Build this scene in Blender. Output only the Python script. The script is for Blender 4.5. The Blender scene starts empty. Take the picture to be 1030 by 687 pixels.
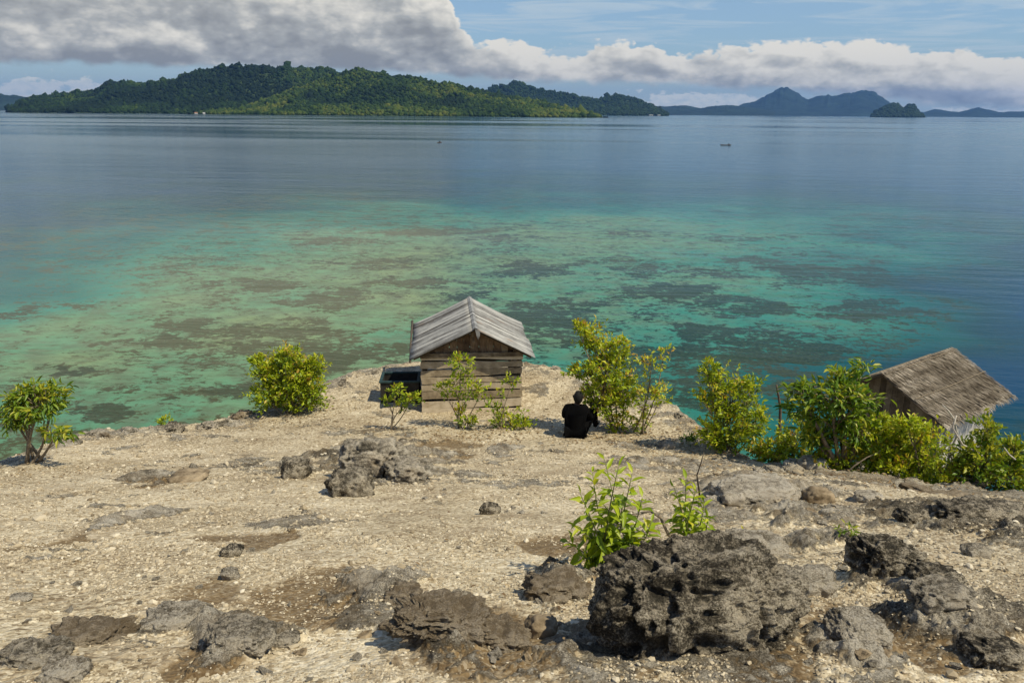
import bpy, math, random
import numpy as np
from mathutils import Matrix, Vector
R = math.radians
S = bpy.context.scene
COL = S.collection

# ------------------------------------------------------------------ camera
F = 793.0; PITCH = R(16.17); ROLL = R(0.45); EYE = 15.0
cd = bpy.data.cameras.new('camera'); cam = bpy.data.objects.new('camera', cd); COL.objects.link(cam)
cd.sensor_width = 36; cd.lens = 36 * F / 1030
cd.clip_start = 0.05; cd.clip_end = 90000
cam.matrix_world = Matrix.Translation((0, 0, EYE)) @ Matrix.Rotation(R(90) - PITCH, 4, 'X') @ Matrix.Rotation(ROLL, 4, 'Z')
S.camera = cam

# ------------------------------------------------------------------ light
SUN_EL = R(56); SUN_DIR = Vector((0.90, -0.46, 0)).normalized() * math.cos(SUN_EL) + Vector((0, 0, math.sin(SUN_EL)))
sl = bpy.data.lights.new('sun', 'SUN'); sl.energy = 4.3; sl.angle = R(0.53); sl.color = (1.0, 0.90, 0.68)
so = bpy.data.objects.new('sun', sl); COL.objects.link(so)
so.rotation_euler = SUN_DIR.to_track_quat('Z', 'Y').to_euler(); so.location = (30, -30, 60)
S.view_settings.view_transform = 'Standard'; S.view_settings.look = 'None'
S.view_settings.exposure = 0.32; S.view_settings.gamma = 1.0; S.view_settings.use_curve_mapping = False
S.cycles.max_bounces = 8; S.cycles.transparent_max_bounces = 8; S.cycles.volume_bounces = 0


class NT:
    """tiny node-tree helper"""
    def __init__(s, tree):
        s.t = tree; s.t.nodes.clear()
    def n(s, typ, inp=None, **props):
        nd = s.t.nodes.new(typ)
        for k, v in props.items(): setattr(nd, k, v)
        for k, v in (inp or {}).items(): s.set(nd, k, v)
        return nd
    def set(s, nd, k, v):
        sock = nd.inputs[k]
        if isinstance(v, bpy.types.NodeSocket): s.t.links.new(v, sock)
        elif isinstance(v, bpy.types.Node): s.t.links.new(v.outputs[0], sock)
        else:
            if sock.type == 'RGBA' and len(v) == 3: v = (*v, 1)
            sock.default_value = v
    def m(s, op, a, b=0.0, c=0.0, clamp=False):
        nd = s.n('ShaderNodeMath', {0: a, 1: b, 2: c}, operation=op); nd.use_clamp = clamp
        return nd.outputs[0]
    def ss(s, x, lo, hi, a=0.0, b=1.0):
        return s.n('ShaderNodeMapRange', {0: x, 1: lo, 2: hi, 3: a, 4: b}, interpolation_type='SMOOTHSTEP').outputs[0]
    def mix(s, f, a, b, mode='MIX'):
        nd = s.n('ShaderNodeMix', data_type='RGBA', blend_type=mode)
        s.set(nd, 0, f); s.set(nd, 6, a); s.set(nd, 7, b)
        return nd.outputs[2]
    def noise(s, vec, scale, detail=4, rough=0.55, dist=0.0):
        return s.n('ShaderNodeTexNoise', {'Vector': vec, 'Scale': scale, 'Detail': detail, 'Roughness': rough, 'Distortion': dist}).outputs[0]
    def ramp(s, x, stops, interp='LINEAR'):
        nd = s.n('ShaderNodeValToRGB', {0: x}); cr = nd.color_ramp; cr.interpolation = interp
        while len(cr.elements) < len(stops): cr.elements.new(0.5)
        for e, (p, c) in zip(cr.elements, sorted(stops, key=lambda q: q[0])):
            e.position = p; e.color = (*c, 1) if hasattr(c, '__len__') else (c, c, c, 1)
        return nd.outputs[0]
    def vmul(s, v, k):
        return s.n('ShaderNodeVectorMath', {0: v, 1: k}, operation='MULTIPLY').outputs[0]


# ------------------------------------------------------------------ sky
w = bpy.data.worlds.new('World'); S.world = w; w.use_nodes = True
w.cycles.sampling_method = 'MANUAL'; w.cycles.sample_map_resolution = 512
t = NT(w.node_tree)
sky = t.n('ShaderNodeTexSky', sky_type='NISHITA'); sky.sun_disc = False
sky.sun_elevation = SUN_EL; sky.sun_rotation = math.atan2(SUN_DIR.x, SUN_DIR.y)
sky.air_density = 1.0; sky.dust_density = 0.6; sky.ozone_density = 1.2; sky.altitude = 20
dirv = t.n('ShaderNodeTexCoord').outputs['Generated']
sp = t.n('ShaderNodeSeparateXYZ', {0: dirv})
az = t.m('MULTIPLY', t.m('ARCTAN2', sp.outputs[0], sp.outputs[1]), 57.2958)
el = t.m('MULTIPLY', t.m('ARCSINE', sp.outputs[2]), 57.2958)
cv = t.n('ShaderNodeCombineXYZ', {0: t.m('MULTIPLY', az, 0.55), 1: el, 2: 0.0}).outputs[0]   # cloud chart: flattened cells
cs = t.n('ShaderNodeCombineXYZ', {0: t.m('MULTIPLY_ADD', az, 0.55, 0.30), 1: t.m('ADD', el, 0.55), 2: 0.0}).outputs[0]
def fbm(v): return t.noise(v, 0.42, 8, 0.52, 0.15)
n1 = fbm(cv); n2 = fbm(cs)
u01 = t.m('MULTIPLY_ADD', az, 1 / 72.0, 0.5)
def curve(pts):      # (azimuth deg, elevation deg /20)
    return t.m('MULTIPLY', t.ramp(u01, [((a + 36) / 72.0, e / 20.0) for a, e in pts]), 20.0)
top = curve([(-36, 17), (-8, 16), (-5.4, 11), (-3.9, 6.4), (-2.6, 5.2), (0.3, 5.3), (3.0, 4.6), (5.7, 5.3), (8.6, 5.0), (10.4, 4.4),
             (12, 4.9), (15, 4.8), (18.5, 5.2), (22, 5.2), (26, 4.6), (30, 4.2), (36, 3.8)])
bot = curve([(-36, 2.55), (-31, 2.5), (-26, 2.45), (-20, 2.7), (-14, 2.6), (-8, 2.5), (0, 2.0), (6, 1.9), (12, 1.8), (17, 1.45), (24, 0.8), (30, 0.45), (36, 0.4)])
warp = t.m('MULTIPLY', t.m('SUBTRACT', n1, 0.5), 3.4)
warpb = t.m('MULTIPLY', t.m('SUBTRACT', t.noise(cv, 0.9, 6, 0.5), 0.5), 1.1)
def puff(v): return t.n('ShaderNodeTexVoronoi', {'Vector': v, 'Scale': 1.3, 'Detail': 2.0, 'Roughness': 0.6}, feature='F1').outputs['Distance']
pf = puff(t.n('ShaderNodeVectorMath', {0: cv, 1: t.vmul(t.n('ShaderNodeTexNoise', {'Vector': cv, 'Scale': 1.5, 'Detail': 3.0}).outputs[1], (0.5, 0.5, 0))}, operation='ADD').outputs[0])
warp = t.m('ADD', warp, t.m('MULTIPLY', t.m('SUBTRACT', 0.45, pf), 0.9))
dt = t.m('SUBTRACT', t.m('ADD', top, warp), el)
db = t.m('SUBTRACT', el, t.m('ADD', bot, warpb))
dens = t.m('MULTIPLY', t.ss(dt, -0.08, 0.30), t.ss(db, -0.10, 0.45))
dens = t.m('MULTIPLY', dens, t.ss(n1, 0.24, 0.36, 0.72, 1.0))
# brightness: relief of the noise field toward the sun, darker near the flat base
relief = t.m('MULTIPLY', t.m('SUBTRACT', n1, n2), 1.6)
hgt = t.m('DIVIDE', db, t.m('MAXIMUM', t.m('ADD', dt, db), 0.3), clamp=True)
edge = t.ss(dt, 0.0, 0.9, 0.24, 0.0)
bank = t.ss(az, -4.5, -1.0)                                      # 0 on the big grey bank
base = t.m('ADD', t.ss(hgt, 0.0, 0.75, 0.42, 0.66), t.m('MULTIPLY', bank, 0.17))
base = t.m('ADD', base, t.m('MULTIPLY', t.m('SUBTRACT', t.noise(t.vmul(cv, (0.6, 1.3, 1)), 0.30, 3, 0.5), 0.44), 0.95))
base = t.m('ADD', base, t.m('ADD', t.ss(el, 4.0, 9.0, 0.09, 0.30), t.ss(el, 8.0, 13.0, 0.0, 0.22)))  # extra brightness higher up, added so the far sea mirrors paler cloud
bsub = t.m('MULTIPLY', t.m('SUBTRACT', 1.0, bank), t.ss(el, 1.6, 3.5, -0.05, 0.0))
relief = t.m('ADD', relief, t.m('MULTIPLY', t.m('SUBTRACT', 0.45, pf), 0.22))
br = t.m('ADD', t.m('ADD', t.m('ADD', base, relief), edge), bsub)
streak = t.m('MULTIPLY', t.m('SUBTRACT', t.noise(t.vmul(cv, (0.28, 2.2, 1)), 1.0, 4, 0.5), 0.5), 0.16)
br = t.m('MAXIMUM', t.m('MINIMUM', t.m('ADD', br, streak), 0.93), 0.26)
ccol = t.ramp(br, [(0.0, (0.16, 0.165, 0.165)), (0.3, (0.26, 0.265, 0.26)), (0.55, (0.37, 0.375, 0.36)), (0.8, (0.60, 0.58, 0.52)), (1.0, (0.78, 0.74, 0.65))])
# low distant cumulus along the horizon and thin cirrus above
tl = t.m('ADD', t.m('MULTIPLY', t.noise(cv, 1.5, 7, 0.6, 0.2), 3.4), -0.55)
lowm = curve([(-36, 0.9), (-30, 1.25), (-27, 1.2), (-24.5, 0.1), (-12, 0.0), (4, 0.0), (8, 0.7), (13, 1.0), (16, 0.7), (20, 0.0), (36, 0.0)])
dl = t.m('SUBTRACT', t.m('ADD', t.m('SUBTRACT', tl, 0.6), lowm), el)
densl = t.m('MULTIPLY', t.ss(dl, 0.0, 0.35), 0.80)
lcol = t.ramp(t.m('ADD', t.noise(cs, 2.6, 5), t.m('MULTIPLY', el, 0.12)), [(0.3, (0.44, 0.52, 0.55)), (0.7, (0.72, 0.72, 0.66))])
cir = t.m('MULTIPLY', t.ss(t.noise(t.vmul(cv, (0.22, 1.5, 1)), 0.8, 7, 0.62, 0.9), 0.36, 0.66), 0.80)
cir = t.m('MULTIPLY', t.m('MAXIMUM', cir, t.ss(el, 0.0, 4.5, 0.55, 0.25)), t.ss(el, 7.0, 20.0, 1.0, 0.12))
# scattered cumulus over the rest of the dome (seen only in the water)
pz = t.m('MAXIMUM', sp.outputs[2], 0.05)
dome = t.n('ShaderNodeCombineXYZ', {0: t.m('DIVIDE', sp.outputs[0], pz), 1: t.m('DIVIDE', sp.outputs[1], pz), 2: 3.7}).outputs[0]
dn = t.noise(dome, 0.9, 6, 0.55)
dhi = t.m('MULTIPLY', t.ss(dn, 0.44, 0.60), t.m('MULTIPLY', t.ss(el, 8.0, 13.0), t.ss(el, 15.0, 24.0, 1.0, 0.12)))
skyc = t.n('ShaderNodeMix', data_type='RGBA', blend_type='MULTIPLY')
t.set(skyc, 0, 1.0); t.set(skyc, 6, sky); t.set(skyc, 7, (0.058, 0.075, 0.092))
base_c = t.mix(cir, skyc.outputs[2], (0.42, 0.51, 0.57))
base_c = t.mix(dhi, base_c, (0.52, 0.53, 0.52))
base_c = t.mix(densl, base_c, lcol)
fin = t.mix(dens, base_c, ccol)
bg = t.n('ShaderNodeBackground', {'Color': fin, 'Strength': 1.0})
# the Sky Texture on its own (strength 0.1) gives the blue; the clouds are mixed over it
t.t.links.new(bg.outputs[0], t.n('ShaderNodeOutputWorld').inputs[0])


# ------------------------------------------------------------------ maths helpers
def hash3(ix, iy, iz, seed):
    h = (ix.astype(np.int64) * 374761393 + iy.astype(np.int64) * 668265263 + iz.astype(np.int64) * 2147483647 + seed * 974634777) & 0xFFFFFFFF
    h = ((h ^ (h >> 13)) * 1274126177) & 0xFFFFFFFF
    h = ((h ^ (h >> 16)) * 2246822519) & 0xFFFFFFFF
    return ((h ^ (h >> 15)) & 0xFFFFFF) / float(0xFFFFFF)
def vnoise(p, seed=0):
    p = np.asarray(p, float)
    if p.shape[1] == 2:
        i = np.floor(p).astype(np.int64); f = p - i; f = f * f * f * (f * (f * 6 - 15) + 10)
        z = np.zeros(len(p), np.int64); o = 0
        for dx in (0, 1):
            for dy in (0, 1):
                o = o + hash3(i[:, 0] + dx, i[:, 1] + dy, z, seed) * (f[:, 0] if dx else 1 - f[:, 0]) * (f[:, 1] if dy else 1 - f[:, 1])
        return o * 2 - 1
    i = np.floor(p).astype(np.int64); f = p - i; f = f * f * (3 - 2 * f); o = 0
    for dx in (0, 1):
        for dy in (0, 1):
            for dz in (0, 1):
                o = o + hash3(i[:, 0] + dx, i[:, 1] + dy, i[:, 2] + dz, seed) * (f[:, 0] if dx else 1 - f[:, 0]) * (f[:, 1] if dy else 1 - f[:, 1]) * (f[:, 2] if dz else 1 - f[:, 2])
    return o * 2 - 1
ROT = np.array([[0.80, 0.60], [-0.60, 0.80]])
def nfbm(p, octv=5, seed=0, gain=0.5, ridged=False):
    p = np.asarray(p, float); a = 1.0; o = 0; tot = 0
    for k in range(octv):
        n = vnoise(p + 17.3 * k, seed + k)
        if ridged: n = 1 - 2 * np.abs(n)
        o = o + a * n; tot += a if ridged else a * a; a *= gain
        p = p * 2.03
        if p.shape[1] == 2: p = p @ ROT
    return o / tot if ridged else 0.95 * o / math.sqrt(tot)
def sstep(x, a, b):
    x = np.clip((x - a) / (b - a), 0, 1); return x * x * (3 - 2 * x)

M3 = np.array(cam.matrix_world.to_3x3())
def ray(u, v):
    d = M3 @ np.array([(u - 515) / F, (343.5 - v) / F, -1.0])
    return d / d[1]
def P(u, v, Y):
    d = ray(u, v); return np.array([0, 0, EYE]) + d * Y
def px(P_):
    q = np.atleast_2d(P_) - np.array([0, 0, EYE]); c = q @ M3
    return 515 + F * c[:, 0] / -c[:, 2], 343.5 - F * c[:, 1] / -c[:, 2]
def mpp(Y, v=400):     # metres per pixel near forward distance Y
    d = ray(515, v) * Y; return abs((M3.T @ d)[2]) / F
def rbf_fit(xy, val, scale):
    xy = np.array(xy, float) / scale; d = np.hypot(*(xy[:, None] - xy[None]).transpose(2, 0, 1))
    n = len(xy); A = np.zeros((n + 3, n + 3)); A[:n, :n] = d + np.eye(n) * 1e-3
    A[:n, n] = 1; A[:n, n + 1:] = xy; A[n:, :n] = A[:n, n:].T
    c = np.linalg.solve(A, np.r_[val, 0, 0, 0])
    def f(q):
        q = np.asarray(q, float) / scale; out = np.empty(len(q))
        for s in range(0, len(q), 60000):
            b = q[s:s + 60000]; dd = np.sqrt(((b[:, None] - xy[None]) ** 2).sum(2) + 0.002)
            out[s:s + 60000] = dd @ c[:n] + c[n] + b @ c[n + 1:]
        return out
    return f

def mesh_np(name, V, faces, smooth=True):
    """faces: (n,k) array or list of such arrays"""
    if not isinstance(faces, (list, tuple)): faces = [faces]
    me = bpy.data.meshes.new(name); V = np.asarray(V, np.float32)
    me.vertices.add(len(V)); me.vertices.foreach_set('co', V.ravel())
    idx = np.concatenate([f.ravel() for f in faces]); cnt = np.concatenate([np.full(len(f), f.shape[1]) for f in faces])
    st = np.r_[0, np.cumsum(cnt)[:-1]]
    me.loops.add(len(idx)); me.loops.foreach_set('vertex_index', idx.astype(np.int32))
    me.polygons.add(len(cnt)); me.polygons.foreach_set('loop_start', st.astype(np.int32))
    me.polygons.foreach_set('use_smooth', np.full(len(cnt), bool(smooth)))
    me.update(calc_edges=True); me.validate()
    return me
def attr(me, name, val):
    a = me.attributes.new(name, 'FLOAT', 'POINT'); a.data.foreach_set('value', np.asarray(val, np.float32))
def obj(name, me, m=None, parent=None, loc=None):
    o = bpy.data.objects.new(name, me); COL.objects.link(o)
    if m is not None: me.materials.append(m)
    if parent is not None: o.parent = parent
    if loc is not None: o.location = loc
    return o
def tag(o, label=None, cat=None, group=None, kind=None):
    if label: o['label'] = label
    if cat: o['category'] = cat
    if group: o['group'] = group
    if kind: o['kind'] = kind
    return o
def empty(name, loc, rz=0.0):
    o = bpy.data.objects.new(name, None); COL.objects.link(o); o.location = loc; o.rotation_euler = (0, 0, rz); o.empty_display_size = 0.2
    return o
def grid_faces(nr, nc, wrap=False):
    r = np.arange(nr - 1)[:, None]; c = np.arange(nc if wrap else nc - 1)[None]; c2 = (c + 1) % nc
    return np.stack([r * nc + c, r * nc + c2, (r + 1) * nc + c2, (r + 1) * nc + c], -1).reshape(-1, 4)
def mat(name, rough=0.8, spec=0.3):
    m = bpy.data.materials.new(name); m.use_nodes = True; t = NT(m.node_tree)
    b = t.n('ShaderNodeBsdfPrincipled', {'Roughness': rough, 'Specular IOR Level': spec})
    o = t.n('ShaderNodeOutputMaterial'); t.t.links.new(b.outputs[0], o.inputs[0])
    return m, t, b
def bump(t, b, h, strength=0.5, dist=0.01):
    nd = t.n('ShaderNodeBump', {'Strength': strength, 'Distance': dist, 'Height': h}); t.set(b, 'Normal', nd); return nd
def simple(name, col, rough=0.8, var=0.25, scale=20, spec=0.3, bmp=0.3, dist=0.005):
    m, t, b = mat(name, rough, spec); co = t.n('ShaderNodeTexCoord').outputs['Object']
    n = t.noise(co, scale, 5, 0.6); c = np.array(col)
    t.set(b, 'Base Color', t.ramp(n, [(0.3, tuple(c * (1 - var))), (0.7, tuple(np.minimum(c * (1 + var), 1)))]))
    if bmp: bump(t, b, n, bmp, dist)
    return m

# ------------------------------------------------------------------ sea
WL = 0.0
def on_sea(u, v):
    d = ray(u, v); k = (EYE - WL) / -d[2]; return d[:2] * k
azd = np.concatenate([np.linspace(-180, -46, 20), np.linspace(-44, -35.5, 30), np.linspace(-35, 35, 900), np.linspace(35.5, 44, 30), np.linspace(46, 175, 19)])
sr = np.concatenate([[3.0, 12.0], 1.0 / np.linspace(1 / 24.0, 1 / 450.0, 440), np.geomspace(470, 19000, 60)])
A2, R2 = np.meshgrid(np.radians(azd), sr); SX = (R2 * np.sin(A2)).ravel(); SY = (R2 * np.cos(A2)).ravel()
sv = np.stack([SX, SY], 1)
dv = []
for v, row in {150: [(0, 1), (515, 1), (1030, 1)], 186: [(0, .97), (200, .93), (400, .93), (515, .88), (700, .85), (900, 1), (1030, 1)],
               206: [(0, .9), (150, .8), (250, .72), (400, .62), (500, .45), (600, .5), (700, .6), (850, .75), (1030, .95)],
               228: [(0, .78), (100, .6), (200, .42), (300, .25), (400, .16), (515, .12), (650, .14), (750, .22), (850, .34), (950, .60), (1030, .85)],
               270: [(0, .6), (80, .42), (200, .17), (350, .08), (515, .1), (650, .2), (750, .27), (830, .42), (900, .66), (1030, .92)],
               320: [(0, .4), (100, .15), (300, .05), (515, .15), (650, .25), (780, .32), (860, .45), (950, .74), (1030, .94)],
               360: [(0, .22), (100, .08), (300, .08), (515, .15), (600, .22), (700, .38), (800, .45), (900, .72), (1030, .92)],
               425: [(0, .2), (100, .15), (250, .1), (400, .1), (620, .3), (700, .42), (800, .6), (900, .8), (1030, .92)]}.items():
    for u, d in row:
        dv.append((u, v, d))
dv = np.array(dv)
def chart(xy):      # chart of the plane in which the reef's measured control points are evenly spread
    return np.stack([xy[:, 0] / xy[:, 1], 60.0 / xy[:, 1]], 1)
pc = np.array([on_sea(u, v) for u, v, _ in dv]); fd = rbf_fit(chart(pc), dv[:, 2], 1.0)
front = (SY > 15)
wv = sv + 5.0 * np.stack([nfbm(sv / 22, 4, 3), nfbm(sv / 22, 4, 9)], 1) * np.clip(R2.ravel() / 60, .5, 3)[:, None]
D = np.ones(len(sv)); f_ = front & (wv[:, 1] > 12); D[f_] = np.clip(fd(chart(wv[f_])), 0, 1); D[R2.ravel() > 170] = np.maximum(D[R2.ravel() > 170], sstep(R2.ravel()[R2.ravel() > 170], 150, 230))
D = np.clip(D + 0.10 * nfbm(sv / 9, 5, 21) * (D < .97), 0, 1)
coral = np.full(len(sv), -1.0); brown = np.zeros(len(sv)); 
cw = sv + 2.4 * np.stack([nfbm(sv / 5, 6, 31, .68), nfbm(sv / 5, 6, 37, .68)], 1)
for (u, v, ru, rv, st, bn) in [
    (275, 337, 82, 20, 1.0, .9), (355, 352, 62, 14, 1.0, .7), (150, 345, 50, 9, .5, .8), (200, 328, 40, 9, .6, .9), (330, 302, 45, 9, .65, .8), (235, 392, 60, 10, .45, .6), (110, 412, 45, 11, .75, .5), (20, 315, 40, 9, .5, .6),
    (60, 380, 45, 8, .5, .5), (440, 232, 85, 6, .6, 1.), (330, 243, 70, 6, .45, 1.), (255, 285, 60, 8, .45, .9), (420, 285, 60, 7, .4, .8), (90, 305, 50, 7, .3, .7), (385, 265, 60, 7, .4, .9),
    (550, 272, 42, 8, .85, .2), (556, 318, 66, 20, 1.0, .1), (480, 300, 25, 5, .5, .3), (640, 274, 32, 7, .7, .3), (610, 262, 50, 6, .4, .4), (668, 292, 48, 9, .95, .1), (752, 306, 66, 11, 1.0, .1), (700, 272, 40, 6, .5, .2),
    (700, 335, 34, 12, .9, .1), (735, 362, 78, 17, 1.0, .1), (800, 352, 48, 14, .95, .1), (640, 362, 60, 20, .9, .1), (690, 392, 95, 22, 1.0, .1), (590, 350, 40, 14, .9, .1), (830, 276, 72, 10, .85, .0), (893, 316, 55, 13, .9, .0), (905, 285, 40, 8, .5, .0), (770, 262, 52, 6, .6, .1),
    (520, 240, 70, 5, .4, .5), (640, 235, 70, 5, .35, .5), (760, 240, 80, 5, .4, .3), (560, 345, 26, 8, .8, .2), (840, 405, 60, 20, .9, .0), (460, 345, 50, 10, .5, .4), (760, 335, 60, 6, .6, .1)]:
    c = on_sea(u, v); rx = abs(on_sea(u + ru, v)[0] - c[0]); ry = (on_sea(u, v - rv)[1] - on_sea(u, v + rv)[1]) / 2
    e = 1 - np.sqrt(((cw[:, 0] - c[0]) / rx) ** 2 + ((cw[:, 1] - c[1]) / ry) ** 2)
    sc_ = st * np.clip(e * 1.5 + .1, -1, 1); brown = np.where(sc_ > coral, bn, brown); coral = np.maximum(coral, sc_)
nb = nfbm(sv / 3.2, 6, 41, .62); nc_ = nfbm(sv / 11.0, 4, 47)
coral = np.clip(coral * 1.1, 0.06, .47) + 0.12 * nb + 0.15 * nc_
coral = coral * (R2.ravel() < 260)
brown = np.where(coral > .3, brown, .85 - .75 * sstep(SX / np.maximum(SY, 1), -.25, .06)); brown = np.clip(brown + 0.35 * nfbm(sv / 14, 3, 53), 0, 1)
ns = len(azd)
sea_me = mesh_np('water', np.c_[sv, np.full(len(sv), WL)], grid_faces(len(sr), ns, True)[:, ::-1])
attr(sea_me, 'depth', D); attr(sea_me, 'coral', coral); attr(sea_me, 'brown', brown)
m, t, b = mat('sea_water', 0.08, 0.36)
co = t.n('ShaderNodeTexCoord').outputs['Object']
dep = t.n('ShaderNodeAttribute', attribute_name='depth').outputs['Fac']; cor = t.n('ShaderNodeAttribute', attribute_name='coral').outputs['Fac']; brn = t.n('ShaderNodeAttribute', attribute_name='brown').outputs['Fac']
fn = t.m('ADD', t.m('MULTIPLY', t.noise(t.vmul(co, (0.75, 1.0, 1.0)), 0.42, 10, 0.76, 0.3), 0.55), t.m('MULTIPLY', t.noise(t.vmul(co, (0.8, 1.0, 1.0)), 1.9, 8, 0.76, 0.3), 0.55))
cor0 = cor; cor = t.m('MULTIPLY', t.ss(t.m('ADD', cor, t.m('MULTIPLY', t.m('SUBTRACT', fn, 0.55), 4.8)), 0.13, 0.36), t.ss(dep, 0.62, 0.97, 1.0, 0.0))
sand = t.ramp(dep, [(0.0, (0.165, 0.225, 0.110)), (0.15, (0.100, 0.225, 0.130)), (0.32, (0.030, 0.185, 0.140)), (0.55, (0.006, 0.092, 0.092)), (0.8, (0.003, 0.042, 0.066)), (1.0, (0.003, 0.040, 0.100))])
mott = t.noise(co, 0.55, 6, 0.6)
sand = t.mix(t.ss(mott, 0.35, 0.72, 0.0, 0.5), sand, (0.11, 0.145, 0.09)) if False else t.mix(t.m('MULTIPLY', t.ss(mott, 0.38, 0.66), t.ss(dep, 0.1, 0.6, 0.75, 0.0)), sand, (0.095, 0.125, 0.075))
ccl = t.mix(brn, (0.004, 0.020, 0.017), (0.066, 0.060, 0.026))
ccl = t.mix(t.ss(t.noise(co, 4.0, 5, 0.6), 0.35, 0.75, 0.0, 0.5), ccl, (0.060, 0.090, 0.052))
rub = t.m('MULTIPLY', t.ss(t.noise(t.vmul(co, (0.6, 1.0, 1.0)), 1.3, 8, 0.75), 0.50, 0.62), t.ss(dep, 0.15, 0.7, 0.6, 0.0))
sand = t.mix(rub, sand, t.mix(brn, (0.022, 0.070, 0.055), (0.085, 0.092, 0.045)))
body = t.mix(t.m('MULTIPLY', cor, 0.93), sand, ccl)
t.set(b, 'Base Color', body)
# ripples: short wind chop over longer swell, calmer and rougher lanes in bands
rv_ = t.n('ShaderNodeVectorRotate', {'Vector': co, 'Angle': R(8)}, rotation_type='Z_AXIS').outputs[0]
lane = t.noise(t.vmul(rv_, (0.0011, 0.0052, 1)), 1.0, 5, 0.55, 0.6)
lane = t.ss(lane, 0.36, 0.62)
r1 = t.noise(t.vmul(rv_, (0.55, 1.7, 1)), 1.0, 4, 0.6); r2 = t.noise(t.vmul(rv_, (0.12, 0.5, 1)), 1.0, 3, 0.5)
r3 = t.noise(t.vmul(rv_, (0.02, 0.09, 1)), 1.0, 3, 0.5)
hh = t.m('ADD', t.m('ADD', t.m('MULTIPLY', r1, 0.17), t.m('MULTIPLY', r2, 0.36)), t.m('MULTIPLY', r3, 0.7))
bp = t.n('ShaderNodeBump', {'Strength': t.m('MULTIPLY_ADD', lane, 0.42, 0.10), 'Distance': 1.0, 'Height': hh}); t.set(b, 'Normal', bp)
t.set(b, 'Specular IOR Level', 0.0); t.set(b, 'Roughness', 1.0)
gl = t.n('ShaderNodeBsdfGlossy', {'Color': (0.90, 1.0, 0.99), 'Roughness': t.m('MULTIPLY_ADD', lane, 0.10, 0.05), 'Normal': bp})
fac = t.n('ShaderNodeLayerWeight', {'Blend': 0.5, 'Normal': bp}).outputs['Facing']
ms = t.n('ShaderNodeMixShader', {0: t.m('MULTIPLY_ADD', t.m('POWER', fac, 8.0), 0.90, 0.008)}); t.t.links.new(b.outputs[0], ms.inputs[1]); t.t.links.new(gl.outputs[0], ms.inputs[2])
t.t.links.new(ms.outputs[0], [n_ for n_ in t.t.nodes if n_.type == 'OUTPUT_MATERIAL'][0].inputs[0])
o = obj('water', sea_me, m); tag(o, kind='structure')

# ------------------------------------------------------------------ ground
gc = []
for v, Y in ((687, 2.1), (640, 2.62), (600, 3.2), (560, 4.2), (520, 5.8), (480, 8.3)):
    for u in (-80, 160, 400, 515, 650, 820, 1110): gc.append((u, v, Y))
gc += [(515, 441, 12.5), (515, 413, 14.4), (430, 413, 14.4), (600, 441, 12.4), (360, 413, 14.2), (360, 445, 11.7), (300, 441, 12.0), (660, 445, 12.2), (250, 425, 13.5)]
E_ = [(-60, 480, 9.0), (0, 467, 9.8), (50, 449, 11.2), (100, 436, 12.4), (180, 428, 13.2), (250, 417, 14.2), (300, 402, 15.2), (335, 386, 16.2), (380, 370, 17.3), (415, 364, 17.8), (480, 366, 17.6), (545, 368, 17.4), (575, 379, 16.6), (610, 392, 15.7), (680, 418, 14.0),
      (715, 440, 12.6), (740, 462, 11.2), (780, 474, 10.5), (850, 484, 9.8), (950, 496, 9.0), (1030, 507, 8.2), (1100, 515, 7.8)]
gc += [(u, v + 1, Y - .25) for u, v, Y in E_]
gp = [P(*c) for c in gc]
gx = [(q[0], q[1]) for q in gp] + [(-9, 0), (9, 0), (0, -6), (-9, -9), (9, -9), (0, 0.3), (-2, 0.3), (2, .3), (0, -14), (-16, -4), (16, -4)]
gz = [q[2] for q in gp] + [13.3, 13.3, 14.6, 14.8, 14.8, 13.42, 13.42, 13.42, 15.5, 14, 14]
fb = rbf_fit(gx, np.array(gz), 5.0)
ep = np.array([P(*e) for e in E_]); eaz = np.degrees(np.arctan2(ep[:, 0], ep[:, 1])); er = np.hypot(ep[:, 0], ep[:, 1])
eaz = np.r_[-180, -120, -60, eaz, 60, 120, 180]; er = np.r_[22, 18, 11, er, 10, 16, 22]
ROCKZ = [  # u, v, ru, rv, height m, darkness 0..1
    (375, 462, 44, 26, .10, .8), (455, 630, 85, 42, .13, .75), (360, 600, 60, 24, .05, .5), (900, 578, 62, 26, .13, .9), (970, 518, 70, 13, .10, .95), (770, 500, 85, 24, .08, .35), (860, 520, 60, 14, .06, .45),
    (700, 470, 60, 10, .05, .3), (60, 655, 85, 26, .07, .55), (190, 640, 50, 24, .05, .4), (240, 650, 60, 16, .05, .5), (170, 478, 48, 8, .05, .7), (440, 470, 50, 18, .04, .5), (560, 585, 70, 30, .06, .7), (700, 520, 50, 26, .06, .3),
    (980, 640, 60, 30, .09, .7), (880, 665, 70, 26, .05, .25), (960, 600, 55, 20, .05, .5), (640, 535, 40, 16, .04, .5), (520, 455, 30, 8, .03, .5), (300, 470, 18, 10, .05, .8), (120, 520, 60, 10, .02, .3), (20, 680, 60, 22, .06, .5), (700, 620, 120, 50, .03, .5), (820, 545, 60, 18, .06, .35)]
SOILZ = [(275, 608, 105, 34), (170, 478, 46, 8), (500, 640, 90, 40), (870, 650, 60, 32), (760, 665, 60, 30), (210, 660, 60, 18), (330, 585, 60, 18), (60, 540, 40, 8), (430, 455, 40, 10), (240, 545, 30, 8), (560, 545, 50, 14), (960, 660, 60, 20)]
ZC = {}
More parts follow.
